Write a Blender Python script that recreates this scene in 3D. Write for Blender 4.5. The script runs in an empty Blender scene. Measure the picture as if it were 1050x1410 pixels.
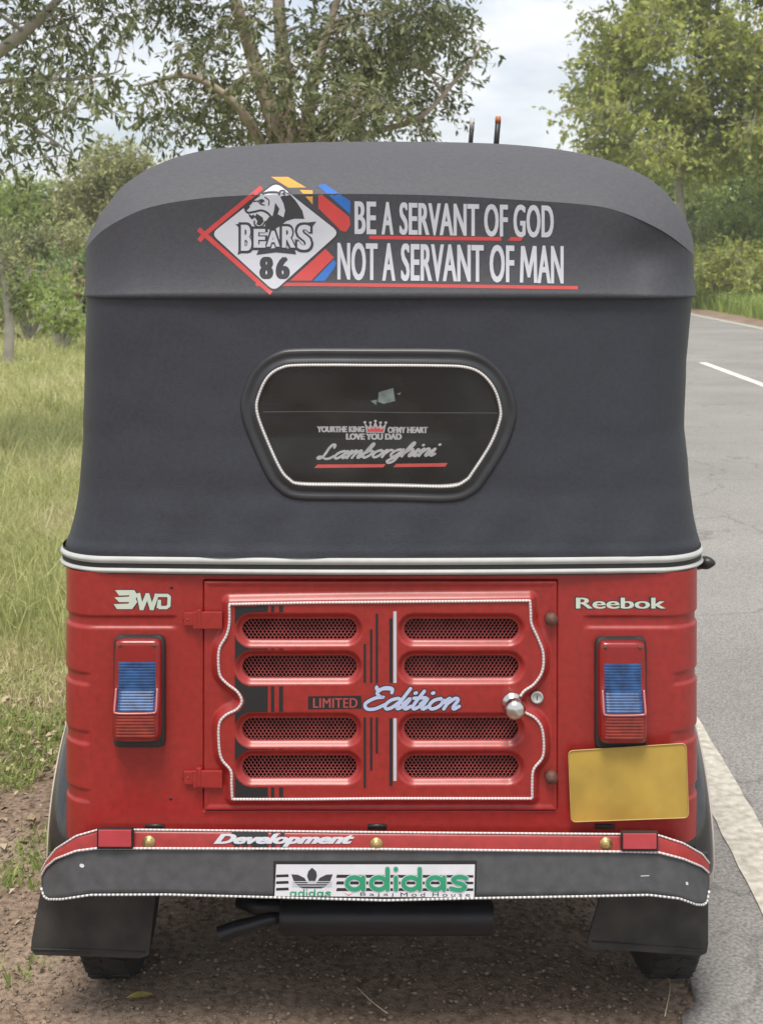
import bpy, bmesh, math, random
import numpy as np
from mathutils import Vector, geometry
from mathutils.bvhtree import BVHTree

random.seed(7)
RNG = np.random.default_rng(11)
S = bpy.context.scene
COL = S.collection

# ------------------------------------------------------------------ camera
F, HC, CY = 1800.0, 1.55, -2.61          # focal length (photo pixels), eye height, camera Y
cam = bpy.data.cameras.new('camera')
cam.sensor_fit = 'HORIZONTAL'; cam.sensor_width = 36.0
cam.lens = 36.0 * F / 1050.0
cam.shift_y = -(705 - 360) / 1050.0
cam.clip_start = 0.05; cam.clip_end = 6000
cam.dof.use_dof = True; cam.dof.focus_distance = 2.62; cam.dof.aperture_fstop = 16
camo = bpy.data.objects.new('camera', cam)
camo.location = (0, CY, HC); camo.rotation_euler = (math.radians(90), 0, 0)
COL.objects.link(camo); S.camera = camo

# ------------------------------------------------------------------ sky and sun
SUN_EL, SUN_AZ = math.radians(66), math.radians(-168)     # azimuth from +Y towards +X
w = bpy.data.worlds.new('World'); S.world = w; w.use_nodes = True
nt = w.node_tree; nt.nodes.clear()
def wn(t, **k):
    n = nt.nodes.new(t)
    for a, b in k.items(): setattr(n, a, b)
    return n
out = wn('ShaderNodeOutputWorld'); bg = wn('ShaderNodeBackground'); bg.inputs[1].default_value = 0.097
sky = wn('ShaderNodeTexSky', sky_type='NISHITA', sun_disc=False, sun_elevation=SUN_EL,
         sun_rotation=SUN_AZ % (2*math.pi), air_density=1.0, dust_density=1.5, ozone_density=1.0)
tc = wn('ShaderNodeTexCoord'); sep = wn('ShaderNodeSeparateXYZ')
nt.links.new(tc.outputs['Generated'], sep.inputs[0])
add = wn('ShaderNodeMath', operation='ADD'); add.inputs[1].default_value = 0.22
ab = wn('ShaderNodeMath', operation='ABSOLUTE')
nt.links.new(sep.outputs[2], ab.inputs[0]); nt.links.new(ab.outputs[0], add.inputs[0])
dx = wn('ShaderNodeMath', operation='DIVIDE'); dy = wn('ShaderNodeMath', operation='DIVIDE')
nt.links.new(sep.outputs[0], dx.inputs[0]); nt.links.new(add.outputs[0], dx.inputs[1])
nt.links.new(sep.outputs[1], dy.inputs[0]); nt.links.new(add.outputs[0], dy.inputs[1])
cmb = wn('ShaderNodeCombineXYZ'); nt.links.new(dx.outputs[0], cmb.inputs[0]); nt.links.new(dy.outputs[0], cmb.inputs[1])
noi = wn('ShaderNodeTexNoise'); noi.inputs['Scale'].default_value = 2.3; noi.inputs['Detail'].default_value = 7
noi.inputs['Roughness'].default_value = 0.58
nt.links.new(cmb.outputs[0], noi.inputs['Vector'])
rmp = wn('ShaderNodeValToRGB'); rmp.color_ramp.elements[0].position = 0.36; rmp.color_ramp.elements[1].position = 0.60
rmp.color_ramp.elements[0].color = (0.42, 0.42, 0.42, 1); rmp.color_ramp.elements[1].color = (0.95, 0.95, 0.95, 1)
nt.links.new(noi.outputs[0], rmp.inputs[0])
noi2 = wn('ShaderNodeTexNoise'); noi2.inputs['Scale'].default_value = 1.4; noi2.inputs['Detail'].default_value = 5
nt.links.new(cmb.outputs[0], noi2.inputs['Vector'])
cr2 = wn('ShaderNodeValToRGB'); cr2.color_ramp.elements[0].position = 0.35; cr2.color_ramp.elements[1].position = 0.68
cr2.color_ramp.elements[0].color = (6.2, 6.4, 6.8, 1); cr2.color_ramp.elements[1].color = (9.4, 9.4, 9.3, 1)
nt.links.new(noi2.outputs[0], cr2.inputs[0])
mx = wn('ShaderNodeMixRGB'); nt.links.new(rmp.outputs[0], mx.inputs[0])
nt.links.new(sky.outputs[0], mx.inputs[1]); nt.links.new(cr2.outputs[0], mx.inputs[2])
nt.links.new(mx.outputs[0], bg.inputs[0]); nt.links.new(bg.outputs[0], out.inputs[0])

sun = bpy.data.lights.new('sun', 'SUN'); sun.energy = 2.6; sun.angle = math.radians(22); sun.color = (1.0, 0.94, 0.85)
suno = bpy.data.objects.new('sun', sun); COL.objects.link(suno)
sd = Vector((math.sin(SUN_AZ)*math.cos(SUN_EL), math.cos(SUN_AZ)*math.cos(SUN_EL), math.sin(SUN_EL)))
suno.rotation_euler = sd.to_track_quat('Z', 'Y').to_euler(); suno.location = (0, 0, 30)

S.view_settings.view_transform = 'Standard'; S.view_settings.look = 'None'
S.view_settings.gamma = 1.0; S.view_settings.use_curve_mapping = False
S.view_settings.exposure = 0.62

# ------------------------------------------------------------------ helpers
def P(px, py, Y):
    d = Y - CY
    return ((px-525)*d/F, Y, HC-(py-360)*d/F)
def sst(a, b, x):
    t = np.clip((x-a)/(b-a), 0, 1); return t*t*(3-2*t)

def mat(name, c, rough=0.6, metal=0.0, var=0.12, vscale=30.0, bump=0.0, bscale=200.0, spec=0.5, coat=0.0, c2=None, detail=4.0, transl=0.0, island=False, bdist=0.002):
    m = bpy.data.materials.new(name); m.use_nodes = True
    t = m.node_tree; p = t.nodes['Principled BSDF']
    p.inputs['Roughness'].default_value = rough; p.inputs['Metallic'].default_value = metal
    p.inputs['Specular IOR Level'].default_value = spec; p.inputs['Coat Weight'].default_value = coat
    p.inputs['Coat Roughness'].default_value = 0.15
    co = t.nodes.new('ShaderNodeTexCoord')
    if var > 0 or c2 is not None:
        r = t.nodes.new('ShaderNodeMixRGB')
        a = [max(0, v*(1-var)) for v in c]; b = [v*(1+var) for v in c] if c2 is None else c2
        r.inputs[1].default_value = (*a, 1); r.inputs[2].default_value = (*b, 1)
        if island:
            g = t.nodes.new('ShaderNodeNewGeometry'); t.links.new(g.outputs['Random Per Island'], r.inputs[0])
        else:
            n = t.nodes.new('ShaderNodeTexNoise'); n.inputs['Scale'].default_value = vscale; n.inputs['Detail'].default_value = detail
            t.links.new(co.outputs['Object'], n.inputs['Vector'])
            k = t.nodes.new('ShaderNodeMapRange'); k.inputs[1].default_value = 0.3; k.inputs[2].default_value = 0.7
            t.links.new(n.outputs[0], k.inputs[0]); t.links.new(k.outputs[0], r.inputs[0])
        t.links.new(r.outputs[0], p.inputs['Base Color'])
        src = r.outputs[0]
    else:
        p.inputs['Base Color'].default_value = (*c, 1); src = None
    if bump > 0:
        n2 = t.nodes.new('ShaderNodeTexNoise'); n2.inputs['Scale'].default_value = bscale; n2.inputs['Detail'].default_value = 3
        t.links.new(co.outputs['Object'], n2.inputs['Vector'])
        bm_ = t.nodes.new('ShaderNodeBump'); bm_.inputs['Strength'].default_value = bump; bm_.inputs['Distance'].default_value = bdist
        t.links.new(n2.outputs[0], bm_.inputs['Height']); t.links.new(bm_.outputs[0], p.inputs['Normal'])
    if transl > 0:
        tr = t.nodes.new('ShaderNodeBsdfTranslucent'); ms = t.nodes.new('ShaderNodeMixShader'); ms.inputs[0].default_value = transl
        if src: t.links.new(src, tr.inputs[0])
        else: tr.inputs[0].default_value = (*c, 1)
        o_ = t.nodes['Material Output']
        t.links.new(p.outputs[0], ms.inputs[1]); t.links.new(tr.outputs[0], ms.inputs[2]); t.links.new(ms.outputs[0], o_.inputs[0])
    return m

def link(name, me, mats, parent=None, smooth=True):
    if not isinstance(mats, (list, tuple)): mats = [mats]
    for m in mats: me.materials.append(m)
    if smooth and len(me.polygons): me.polygons.foreach_set('use_smooth', np.ones(len(me.polygons), bool))
    o = bpy.data.objects.new(name, me); COL.objects.link(o)
    if parent: o.parent = parent
    return o
def tag(o, label=None, cat=None, group=None, kind=None):
    if label: o['label'] = label
    if cat: o['category'] = cat
    if group: o['group'] = group
    if kind: o['kind'] = kind
    return o
def empty(name, loc=(0, 0, 0)):
    o = bpy.data.objects.new(name, None); o.empty_display_size = 0.2; o.location = loc; COL.objects.link(o); return o

class MB:
    def __init__(s): s.v = []; s.f = []; s.mi = []
    def add(s, vs, fs, mi=0):
        b = len(s.v); s.v += [tuple(map(float, x)) for x in vs]
        for f in fs: s.f.append(tuple(b+i for i in f)); s.mi.append(mi)
        return s
    def box(s, c, d, mi=0, rot=None):
        vs = [Vector((x*d[0]/2, y*d[1]/2, z*d[2]/2)) for x in (-1, 1) for y in (-1, 1) for z in (-1, 1)]
        if rot is not None: vs = [rot @ v for v in vs]
        vs = [v+Vector(c) for v in vs]
        return s.add(vs, [(0,1,3,2),(4,6,7,5),(0,4,5,1),(2,3,7,6),(0,2,6,4),(1,5,7,3)], mi)
    def tube(s, pts, r, n=8, closed=False, cap=True, stripe=None):
        pts = [Vector(p) for p in pts]; N = len(pts)
        rs = r if hasattr(r, '__len__') else [r]*N
        rings = []; up = None
        for i, p in enumerate(pts):
            if closed: t = pts[(i+1) % N]-pts[i-1]
            else: t = pts[min(i+1, N-1)]-pts[max(i-1, 0)]
            if t.length < 1e-9: t = Vector((0, 0, 1))
            t.normalize()
            if up is None: up = Vector((0, -1, 0)) if abs(t.y) < 0.9 else Vector((0, 0, 1))
            a = t.cross(up)
            if a.length < 1e-6: a = t.orthogonal()
            a.normalize(); b = a.cross(t).normalized(); up = b
            rings.append([p+(a*math.cos(2*math.pi*k/n)+b*math.sin(2*math.pi*k/n))*rs[i] for k in range(n)])
        base = len(s.v)
        s.v += [tuple(v) for rg in rings for v in rg]
        for i in range(N if closed else N-1):
            j = (i+1) % N
            for k in range(n):
                l = (k+1) % n
                s.f.append((base+i*n+k, base+i*n+l, base+j*n+l, base+j*n+k)); s.mi.append(0 if stripe is None else (i//stripe) % 2)
        if cap and not closed:
            s.f.append(tuple(base+k for k in range(n))[::-1]); s.mi.append(0)
            s.f.append(tuple(base+(N-1)*n+k for k in range(n))); s.mi.append(0)
        return s
    def grid(s, rows, close=False, mi=0):
        R, C = len(rows), len(rows[0]); base = len(s.v)
        s.v += [tuple(map(float, v)) for r in rows for v in r]
        for i in range(R-1):
            for j in range(C if close else C-1):
                k = (j+1) % C
                s.f.append((base+i*C+j, base+i*C+k, base+(i+1)*C+k, base+(i+1)*C+j)); s.mi.append(mi)
        return s
    def lathe(s, prof, c, axis, n=24, mi=0):
        ax = Vector(axis).normalized(); a = ax.orthogonal().normalized(); b = ax.cross(a)
        rows = [[Vector(c)+ax*h+(a*math.cos(2*math.pi*k/n)+b*math.sin(2*math.pi*k/n))*r for k in range(n)] for h, r in prof]
        return s.grid(rows, True, mi)
    def prism(s, poly, vec, mi=0):
        n = len(poly); vec = Vector(vec)
        a = [Vector(p) for p in poly]; b = [p+vec for p in a]
        tr = geometry.tessellate_polygon([a])
        s.add(a+b, [tuple(t) for t in tr]+[tuple(n+i for i in reversed(t)) for t in tr]+[(i, (i+1) % n, n+(i+1) % n, n+i) for i in range(n)], mi)
        return s
    def mesh(s, name):
        me = bpy.data.meshes.new(name); me.from_pydata(s.v, [], s.f); me.update()
        if any(s.mi): me.polygons.foreach_set('material_index', np.array(s.mi, dtype=np.int32))
        return me
    def build(s, name, mats, parent=None, smooth=True, bevel=0, fix=True, angle=None):
        me = s.mesh(name)
        if fix:
            bm = bmesh.new(); bm.from_mesh(me); bmesh.ops.recalc_face_normals(bm, faces=bm.faces)
            if bevel > 0:
                es = [e for e in bm.edges if len(e.link_faces) == 2 and e.calc_face_angle(0) > 0.6]
                bmesh.ops.bevel(bm, geom=es, offset=bevel, segments=2, affect='EDGES', profile=0.6)
            bm.to_mesh(me); bm.free()
        o = link(name, me, mats, parent, smooth)
        if smooth and angle is not None:
            me.set_sharp_from_angle(angle=angle)
        return o

def catmull(pts, sub=8, closed=False):
    pts = [np.array(p, float) for p in pts]; n = len(pts); outp = []
    rng = range(n if closed else n-1)
    for i in rng:
        p1, p2 = pts[i], pts[(i+1) % n]
        p0 = pts[i-1] if (closed or i > 0) else 2*p1-p2
        p3 = pts[(i+2) % n] if (closed or i+2 < n) else 2*p2-p1
        for k in range(sub):
            t = k/sub
            outp.append(0.5*((2*p1)+(-p0+p2)*t+(2*p0-5*p1+4*p2-p3)*t*t+(-p0+3*p1-3*p2+p3)*t**3))
    if not closed: outp.append(pts[-1])
    return outp
def sdf_poly(poly, X, Y):
    poly = np.array(poly); d = np.full(X.shape, 1e9); ins = np.zeros(X.shape, bool)
    for i in range(len(poly)):
        a, b = poly[i], poly[(i+1) % len(poly)]
        e = b-a; L = max(e @ e, 1e-12)
        t = np.clip(((X-a[0])*e[0]+(Y-a[1])*e[1])/L, 0, 1)
        d = np.minimum(d, np.hypot(X-a[0]-t*e[0], Y-a[1]-t*e[1]))
        if a[1] != b[1]:
            c = ((a[1] > Y) != (b[1] > Y)) & (X < (b[0]-a[0])*(Y-a[1])/(b[1]-a[1])+a[0])
            ins ^= c
    return np.where(ins, -d, d)
def sdf_stadium(x0, x1, y0, y1, X, Y):
    r = (y1-y0)/2; cy = (y0+y1)/2
    qx = np.clip(X, x0+r, x1-r); return np.hypot(X-qx, Y-cy)-r

# ---- flat 2-D lettering, measured in photo pixels and then laid on a built surface
def text2d(body, box, off=0.02, shear=0.0, bold=0.0, slope=0.0, spacing=1.0):
    c = bpy.data.curves.new('t', 'FONT'); c.body = body; c.offset = off; c.shear = shear; c.resolution_u = 4; c.space_character = spacing
    o = bpy.data.objects.new('t', c); COL.objects.link(o)
    dg = bpy.context.evaluated_depsgraph_get(); me = o.evaluated_get(dg).to_mesh(); me.calc_loop_triangles()
    v = np.array([tuple(x.co)[:2] for x in me.vertices]); t = [tuple(x.vertices) for x in me.loop_triangles]
    bpy.data.objects.remove(o); bpy.data.curves.remove(c)
    x0, y0, x1, y1 = box; mn, mxx = v.min(0), v.max(0)
    u = (v-mn)/(mxx-mn)
    X = x0+bold+u[:, 0]*(x1-x0-2*bold); Yp = y1-u[:, 1]*(y1-y0)+slope*(X-x0)
    V = np.stack([X, Yp], 1)
    if bold > 0: return [(V+[-bold, 0], t), (V+[bold, 0], t), (V, t)]
    return [(V, t)]
def poly2d(pts):
    p = [Vector((a, b, 0)) for a, b in pts]
    return [(np.array(pts, float), [tuple(t) for t in geometry.tessellate_polygon([p])])]
def stroke2d(pts, wd, smooth=True, closed=False, sub=7, taper=None, roundcap=True):
    if not smooth and not closed and len(pts) > 2:
        res = []
        for a, b in zip(pts[:-1], pts[1:]):
            a, b = np.array(a, float), np.array(b, float); u = (b-a)/np.linalg.norm(b-a)*wd*0.22
            res += stroke2d([a-u, b+u], wd, False, roundcap=False)
        return res
    q = np.array(catmull(pts, sub, closed) if smooth else pts, float); n = len(q)
    if closed: tg = np.roll(q, -1, 0)-np.roll(q, 1, 0)
    else: tg = np.gradient(q, axis=0)
    L = np.hypot(tg[:, 0], tg[:, 1])+1e-9; nm = np.stack([-tg[:, 1], tg[:, 0]], 1)/L[:, None]
    ws = np.full(n, wd/2.0)
    if taper is not None: ws = ws*np.interp(np.linspace(0, 1, n), np.linspace(0, 1, len(taper)), taper)
    A, B = q+nm*ws[:, None], q-nm*ws[:, None]
    V = np.concatenate([A, B]); t = []
    for i in range(n if closed else n-1):
        j = (i+1) % n; t += [(i, j, n+j), (i, n+j, n+i)]
    res = [(V, t)]
    if roundcap and not closed:
        for e in (0, n-1):
            a = np.linspace(0, 2*np.pi, 11)[:-1]
            res.append((np.stack([q[e, 0]+ws[e]*np.cos(a), q[e, 1]+ws[e]*np.sin(a)], 1), [(0, k, k+1) for k in range(1, 9)]))
    return res
def refine(V, T, L):
    V = [tuple(v) for v in V]; outt = []; st = list(T); cache = {}
    while st:
        a, b, c = st.pop()
        es = [(math.dist(V[a], V[b]), a, b, c), (math.dist(V[b], V[c]), b, c, a), (math.dist(V[c], V[a]), c, a, b)]
        l, p, q, r = max(es)
        if l <= L: outt.append((a, b, c)); continue
        k = (min(p, q), max(p, q))
        if k not in cache:
            cache[k] = len(V); V.append(((V[p][0]+V[q][0])/2, (V[p][1]+V[q][1])/2))
        m = cache[k]; st += [(p, m, r), (m, q, r)]
    return V, outt
CAMV = Vector((0, CY, HC))
def bvh_of(o):
    me = o.data
    return BVHTree.FromPolygons([v.co.copy() for v in me.vertices], [tuple(p.vertices) for p in me.polygons])
def decal(name, layers, material, parent, bvh, off=0.0006, L=14, fall=0.0):
    mb = MB()
    for k, (V, T) in enumerate(layers):
        V, T = refine(V, T, L); vs = []
        for (a, b) in V:
            d = (Vector(P(a, b, 0))-CAMV).normalized()
            h = bvh.ray_cast(CAMV, d)
            o2 = off*0.38+0.000012*k
            if h[0] is None: vs.append(Vector(P(a, b, fall-o2)))
            else:
                nrm = h[1] if h[1].dot(d) < 0 else -h[1]
                vs.append(h[0]+nrm*o2)
        tt = []
        for (a, b, c) in T:
            if (vs[b]-vs[a]).cross(vs[c]-vs[a]).y > 0: tt.append((a, c, b))
            else: tt.append((a, b, c))
        mb.add(vs, tt)
    return mb.build(name, material, parent, smooth=False, fix=False)

# script and geometric stroke alphabets (x-height 1)
SCRIPT = {
 'a': (1.12, [[(.85,.8),(.6,1),(.2,.8),(.05,.35),(.25,0),(.55,.15),(.85,.75)], [(.9,1),(.8,.35),(.9,.02),(1.2,.25)]]),
 'm': (1.42, [[(-.05,.6),(.15,1),(.22,.85),(.18,0)], [(.2,.5),(.5,1),(.68,.85),(.64,0)], [(.66,.5),(.95,1),(1.13,.85),(1.1,.2),(1.2,0),(1.45,.25)]]),
 'b': (.95, [[(-.05,.4),(.3,1.2),(.36,1.85),(.2,1.9),(.12,1.2),(.1,.3),(.35,0),(.7,.3),(.7,.8),(.45,1),(.2,.7)], [(.68,.8),(1.,.75)]]),
 'o': (.88, [[(.5,1),(.15,.8),(.05,.35),(.3,0),(.65,.2),(.75,.65),(.5,1),(.7,.82),(.98,.8)]]),
 'r': (.78, [[(-.05,.55),(.2,1),(.16,0)], [(.2,.5),(.45,.95),(.72,.9)]]),
 'g': (1.08, [[(.85,.8),(.6,1),(.2,.8),(.05,.35),(.25,0),(.55,.15),(.85,.75)], [(.9,1),(.85,.2),(.75,-.6),(.4,-.85),(.15,-.6),(.5,-.15),(1.15,.3)]]),
 'h': (1.02, [[(-.05,.3),(.38,1.3),(.42,1.85),(.25,1.85),(.15,1.2),(.12,0)], [(.15,.5),(.5,1),(.75,.85),(.7,.2),(.82,0),(1.05,.25)]]),
 'i': (.5, [[(-.05,.45),(.2,1),(.15,.2),(.3,0),(.52,.25)], [(.3,1.5),(.36,1.55)]]),
 'n': (1.02, [[(-.05,.6),(.15,1),(.22,.85),(.18,0)], [(.2,.5),(.5,1),(.75,.85),(.7,.2),(.82,0),(1.05,.25)]]),
 'd': (1.15, [[(.85,.8),(.6,1),(.2,.8),(.05,.35),(.25,0),(.55,.15),(.85,.75)], [(1.0,1.95),(.85,.35),(.95,.02),(1.2,.25)]]),
 't': (.58, [[(.3,1.7),(.15,.4),(.3,0),(.58,.25)], [(-.08,1.02),(.62,1.08)]]),
 'L': (1.25, [[(.62,1.55),(.55,1.9),(.3,1.95),(.18,1.5),(.22,.9),(.2,.35),(.0,.05),(-.22,.12),(-.1,.32),(.2,.22),(.6,-.02),(.95,.05),(1.2,.35)]]),
 'E': (1.25, [[(1.25,1.55),(1.1,1.95),(.6,2.0),(.35,1.55),(.7,1.15),(.9,1.12),(.4,1.02),(.02,.5),(.3,0),(.8,0),(1.25,.4)], [(.1,2.1),(.25,1.85),(.7,1.95),(1.1,1.9)]]),
}
GEO = {
 'a': (1.16, [[(.5+.36*math.cos(t), .5+.36*math.sin(t)) for t in np.linspace(0, 2*math.pi, 17)], [(.92,.86),(.92,.14)]]),
 'd': (1.16, [[(.5+.36*math.cos(t), .5+.36*math.sin(t)) for t in np.linspace(0, 2*math.pi, 17)], [(.92,1.36),(.92,.14)]]),
 'i': (.38, [[(.16,.84),(.16,.14)], [(.16,1.36),(.16,1.33)]]),
 's': (.95, [[(.82,.8),(.6,.88),(.35,.86),(.2,.72),(.35,.55),(.62,.46),(.76,.3),(.6,.13),(.35,.12),(.1,.2)]]),
}
def script2d(word, font, box, wd, shear=0.0, slope=0.0, cap=True, extra=0.0):
    x = 0; allst = []
    for ch in word:
        adv, sts = font[ch]
        for st in sts: allst.append([(x+a+shear*b, b) for a, b in st])
        x += adv
    A = np.array([p for st in allst for p in st]); mn, mxx = A.min(0), A.max(0)
    x0, y0, x1, y1 = box; kx = (x1-x0)/(mxx[0]-mn[0]); ky = (y1-y0)/(mxx[1]-mn[1])
    res = []
    for st in allst:
        q = [(x0+(a-mn[0])*kx, y1-(b-mn[1])*ky+slope*(a-mn[0])*kx) for a, b in st]
        res += stroke2d(q, wd+extra, smooth=len(q) > 2, roundcap=cap)
    return res

# ------------------------------------------------------------------ noise used for terrain and scatter
_perm = np.random.default_rng(3).random((256, 256))
def vnoise(x, y):
    xi, yi = np.floor(x).astype(int), np.floor(y).astype(int); fx, fy = x-xi, y-yi
    fx, fy = fx*fx*(3-2*fx), fy*fy*(3-2*fy)
    g = lambda a, b: _perm[a & 255, b & 255]
    return (g(xi, yi)*(1-fx)+g(xi+1, yi)*fx)*(1-fy)+(g(xi, yi+1)*(1-fx)+g(xi+1, yi+1)*fx)*fy
def fbm(x, y, o=4):
    s, a = 0, 0.5
    for k in range(o): s = s+a*vnoise(x*2**k+17*k, y*2**k+5*k); a *= 0.5
    return s
RS = 0.0361                                   # the road runs a little to the right of the rickshaw's axis
def road_left(Y): return 0.66+RS*Y+0.10*(fbm(Y*1.7+3, Y*0+1)-0.47)+0.05*(vnoise(Y*14, Y*0)-0.5)
def grassy(X, Y):                             # 0 bare earth .. 1 grass, the worn lay-by is bare
    edge = 1.25+0.9*(fbm(X*0.9, Y*0.9)-0.47)
    a = sst(edge, edge+1.6, Y+0.25*np.clip(-X-1.0, 0, 8)-0.25)
    strip = sst(-0.75, -1.25, X-RS*Y+0.35*(fbm(X*1.3+9, Y*0.8)-0.47))
    return a*strip
def ground_z(X, Y):
    off = sst(0.05, 0.35, road_left(Y)-X)
    z = 0.03*(fbm(X*2.2, Y*2.2)-0.47)+0.012*(fbm(X*14, Y*14, 3)-0.43)+0.10*(fbm(X*0.25+4, Y*0.25)-0.47)*sst(1.0, 5.0, -X)
    nearwheel = np.exp(-((X+0.57)**2+(Y-0.22)**2)/0.05)
    far = X > 5
    z = np.where(far, 0.02*(fbm(X*2, Y*2)-0.47)*sst(8.2, 9, X-RS*Y), z*off*(1-0.8*nearwheel))
    right = sst(8.0, 8.25, X-RS*Y)
    return z-0.022*np.where(far, 1-right, 1-off)
# ground sheet: fine near the rickshaw, coarse to the horizon
def axis(lo, hi, step, far):
    a = list(np.arange(lo, hi+1e-6, step)); s = step; v = a[-1]; up = []; dn = []
    while v < far: s *= 1.16; v += s; up.append(v)
    s = step; v = lo
    while v > -far: s *= 1.16; v -= s; dn.append(v)
    return np.array(dn[::-1]+a+up)
gx = axis(-2.6, 1.4, 0.022, 3000); gy = axis(-0.9, 4.5, 0.025, 3000)
GX, GY = np.meshgrid(gx, gy)
GZ = ground_z(GX, GY)
def grid_mesh(name, X, Y, Z, keep=None):
    R, C = X.shape
    me = bpy.data.meshes.new(name); V = np.stack([X, Y, Z], -1).reshape(-1, 3)
    idx = np.arange(R*C).reshape(R, C)
    q = np.stack([idx[:-1, :-1], idx[:-1, 1:], idx[1:, 1:], idx[1:, :-1]], -1).reshape(-1, 4)
    if keep is not None: q = q[keep.reshape(-1)]
    me.vertices.add(len(V)); me.vertices.foreach_set('co', V.ravel())
    me.loops.add(q.size); me.loops.foreach_set('vertex_index', q.ravel().astype(np.int32))
    me.polygons.add(len(q)); me.polygons.foreach_set('loop_start', np.arange(0, q.size, 4, dtype=np.int32))
    me.update(calc_edges=True); me.validate()
    return me
def soup(name, V, nper):                      # V: (n, nper, 3) separate little polygons
    n = len(V); me = bpy.data.meshes.new(name)
    me.vertices.add(n*nper); me.vertices.foreach_set('co', V.astype(np.float32).ravel())
    me.loops.add(n*nper); me.loops.foreach_set('vertex_index', np.arange(n*nper, dtype=np.int32))
    me.polygons.add(n); me.polygons.foreach_set('loop_start', np.arange(0, n*nper, nper, dtype=np.int32))
    me.update(calc_edges=True); return me

def ground_material():
    m = bpy.data.materials.new('earth_and_turf'); m.use_nodes = True; t = m.node_tree; p = t.nodes['Principled BSDF']
    p.inputs['Roughness'].default_value = 0.95; p.inputs['Specular IOR Level'].default_value = 0.15
    co = t.nodes.new('ShaderNodeTexCoord'); at = t.nodes.new('ShaderNodeAttribute'); at.attribute_name = 'turf'
    def noise(sc, det=6):
        n = t.nodes.new('ShaderNodeTexNoise'); n.inputs['Scale'].default_value = sc; n.inputs['Detail'].default_value = det
        t.links.new(co.outputs['Object'], n.inputs['Vector']); return n
    def ramp(src, els):
        r = t.nodes.new('ShaderNodeValToRGB'); e = r.color_ramp.elements
        e[0].position, e[0].color = els[0][0], (*els[0][1], 1); e[1].position, e[1].color = els[-1][0], (*els[-1][1], 1)
        for q, c in els[1:-1]:
            k = e.new(q); k.color = (*c, 1)
        t.links.new(src, r.inputs[0]); return r
    n1 = noise(2.1); n2 = noise(60); n3 = noise(260, 3)
    dirt = ramp(n1.outputs[0], [(0.3, (0.175, 0.125, 0.092)), (0.5, (0.24, 0.178, 0.132)), (0.7, (0.335, 0.26, 0.20))])
    grit = ramp(n2.outputs[0], [(0.35, (0.55, 0.52, 0.5)), (0.5, (1, 1, 1)), (0.68, (1.45, 1.42, 1.4))])
    mu = t.nodes.new('ShaderNodeMixRGB'); mu.blend_type = 'MULTIPLY'; mu.inputs[0].default_value = 0.8
    t.links.new(dirt.outputs[0], mu.inputs[1]); t.links.new(grit.outputs[0], mu.inputs[2])
    turf = ramp(n2.outputs[0], [(0.35, (0.22, 0.23, 0.10)), (0.6, (0.36, 0.36, 0.19))])
    mi = t.nodes.new('ShaderNodeMixRGB'); t.links.new(at.outputs['Fac'], mi.inputs[0])
    t.links.new(mu.outputs[0], mi.inputs[1]); t.links.new(turf.outputs[0], mi.inputs[2]); t.links.new(mi.outputs[0], p.inputs['Base Color'])
    b = t.nodes.new('ShaderNodeBump'); b.inputs['Distance'].default_value = 0.006; b.inputs['Strength'].default_value = 0.9
    ad = t.nodes.new('ShaderNodeMath'); ad.operation = 'ADD'
    t.links.new(n2.outputs[0], ad.inputs[0]); t.links.new(n3.outputs[0], ad.inputs[1]); t.links.new(ad.outputs[0], b.inputs['Height']); t.links.new(b.outputs[0], p.inputs['Normal'])
    return m
gme = grid_mesh('ground', GX, GY, GZ)
turfv = np.where(GX < 5, np.maximum(grassy(GX, GY), sst(60, 120, np.abs(GY))), sst(8.9, 9.6, GX-RS*GY+0.5*(fbm(GX, GY*0.3)-0.47)))
attr = gme.attributes.new('turf', 'FLOAT', 'POINT'); attr.data.foreach_set('value', turfv.astype(np.float32).ravel())
tag(link('ground', gme, ground_material()), kind='structure')

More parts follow.
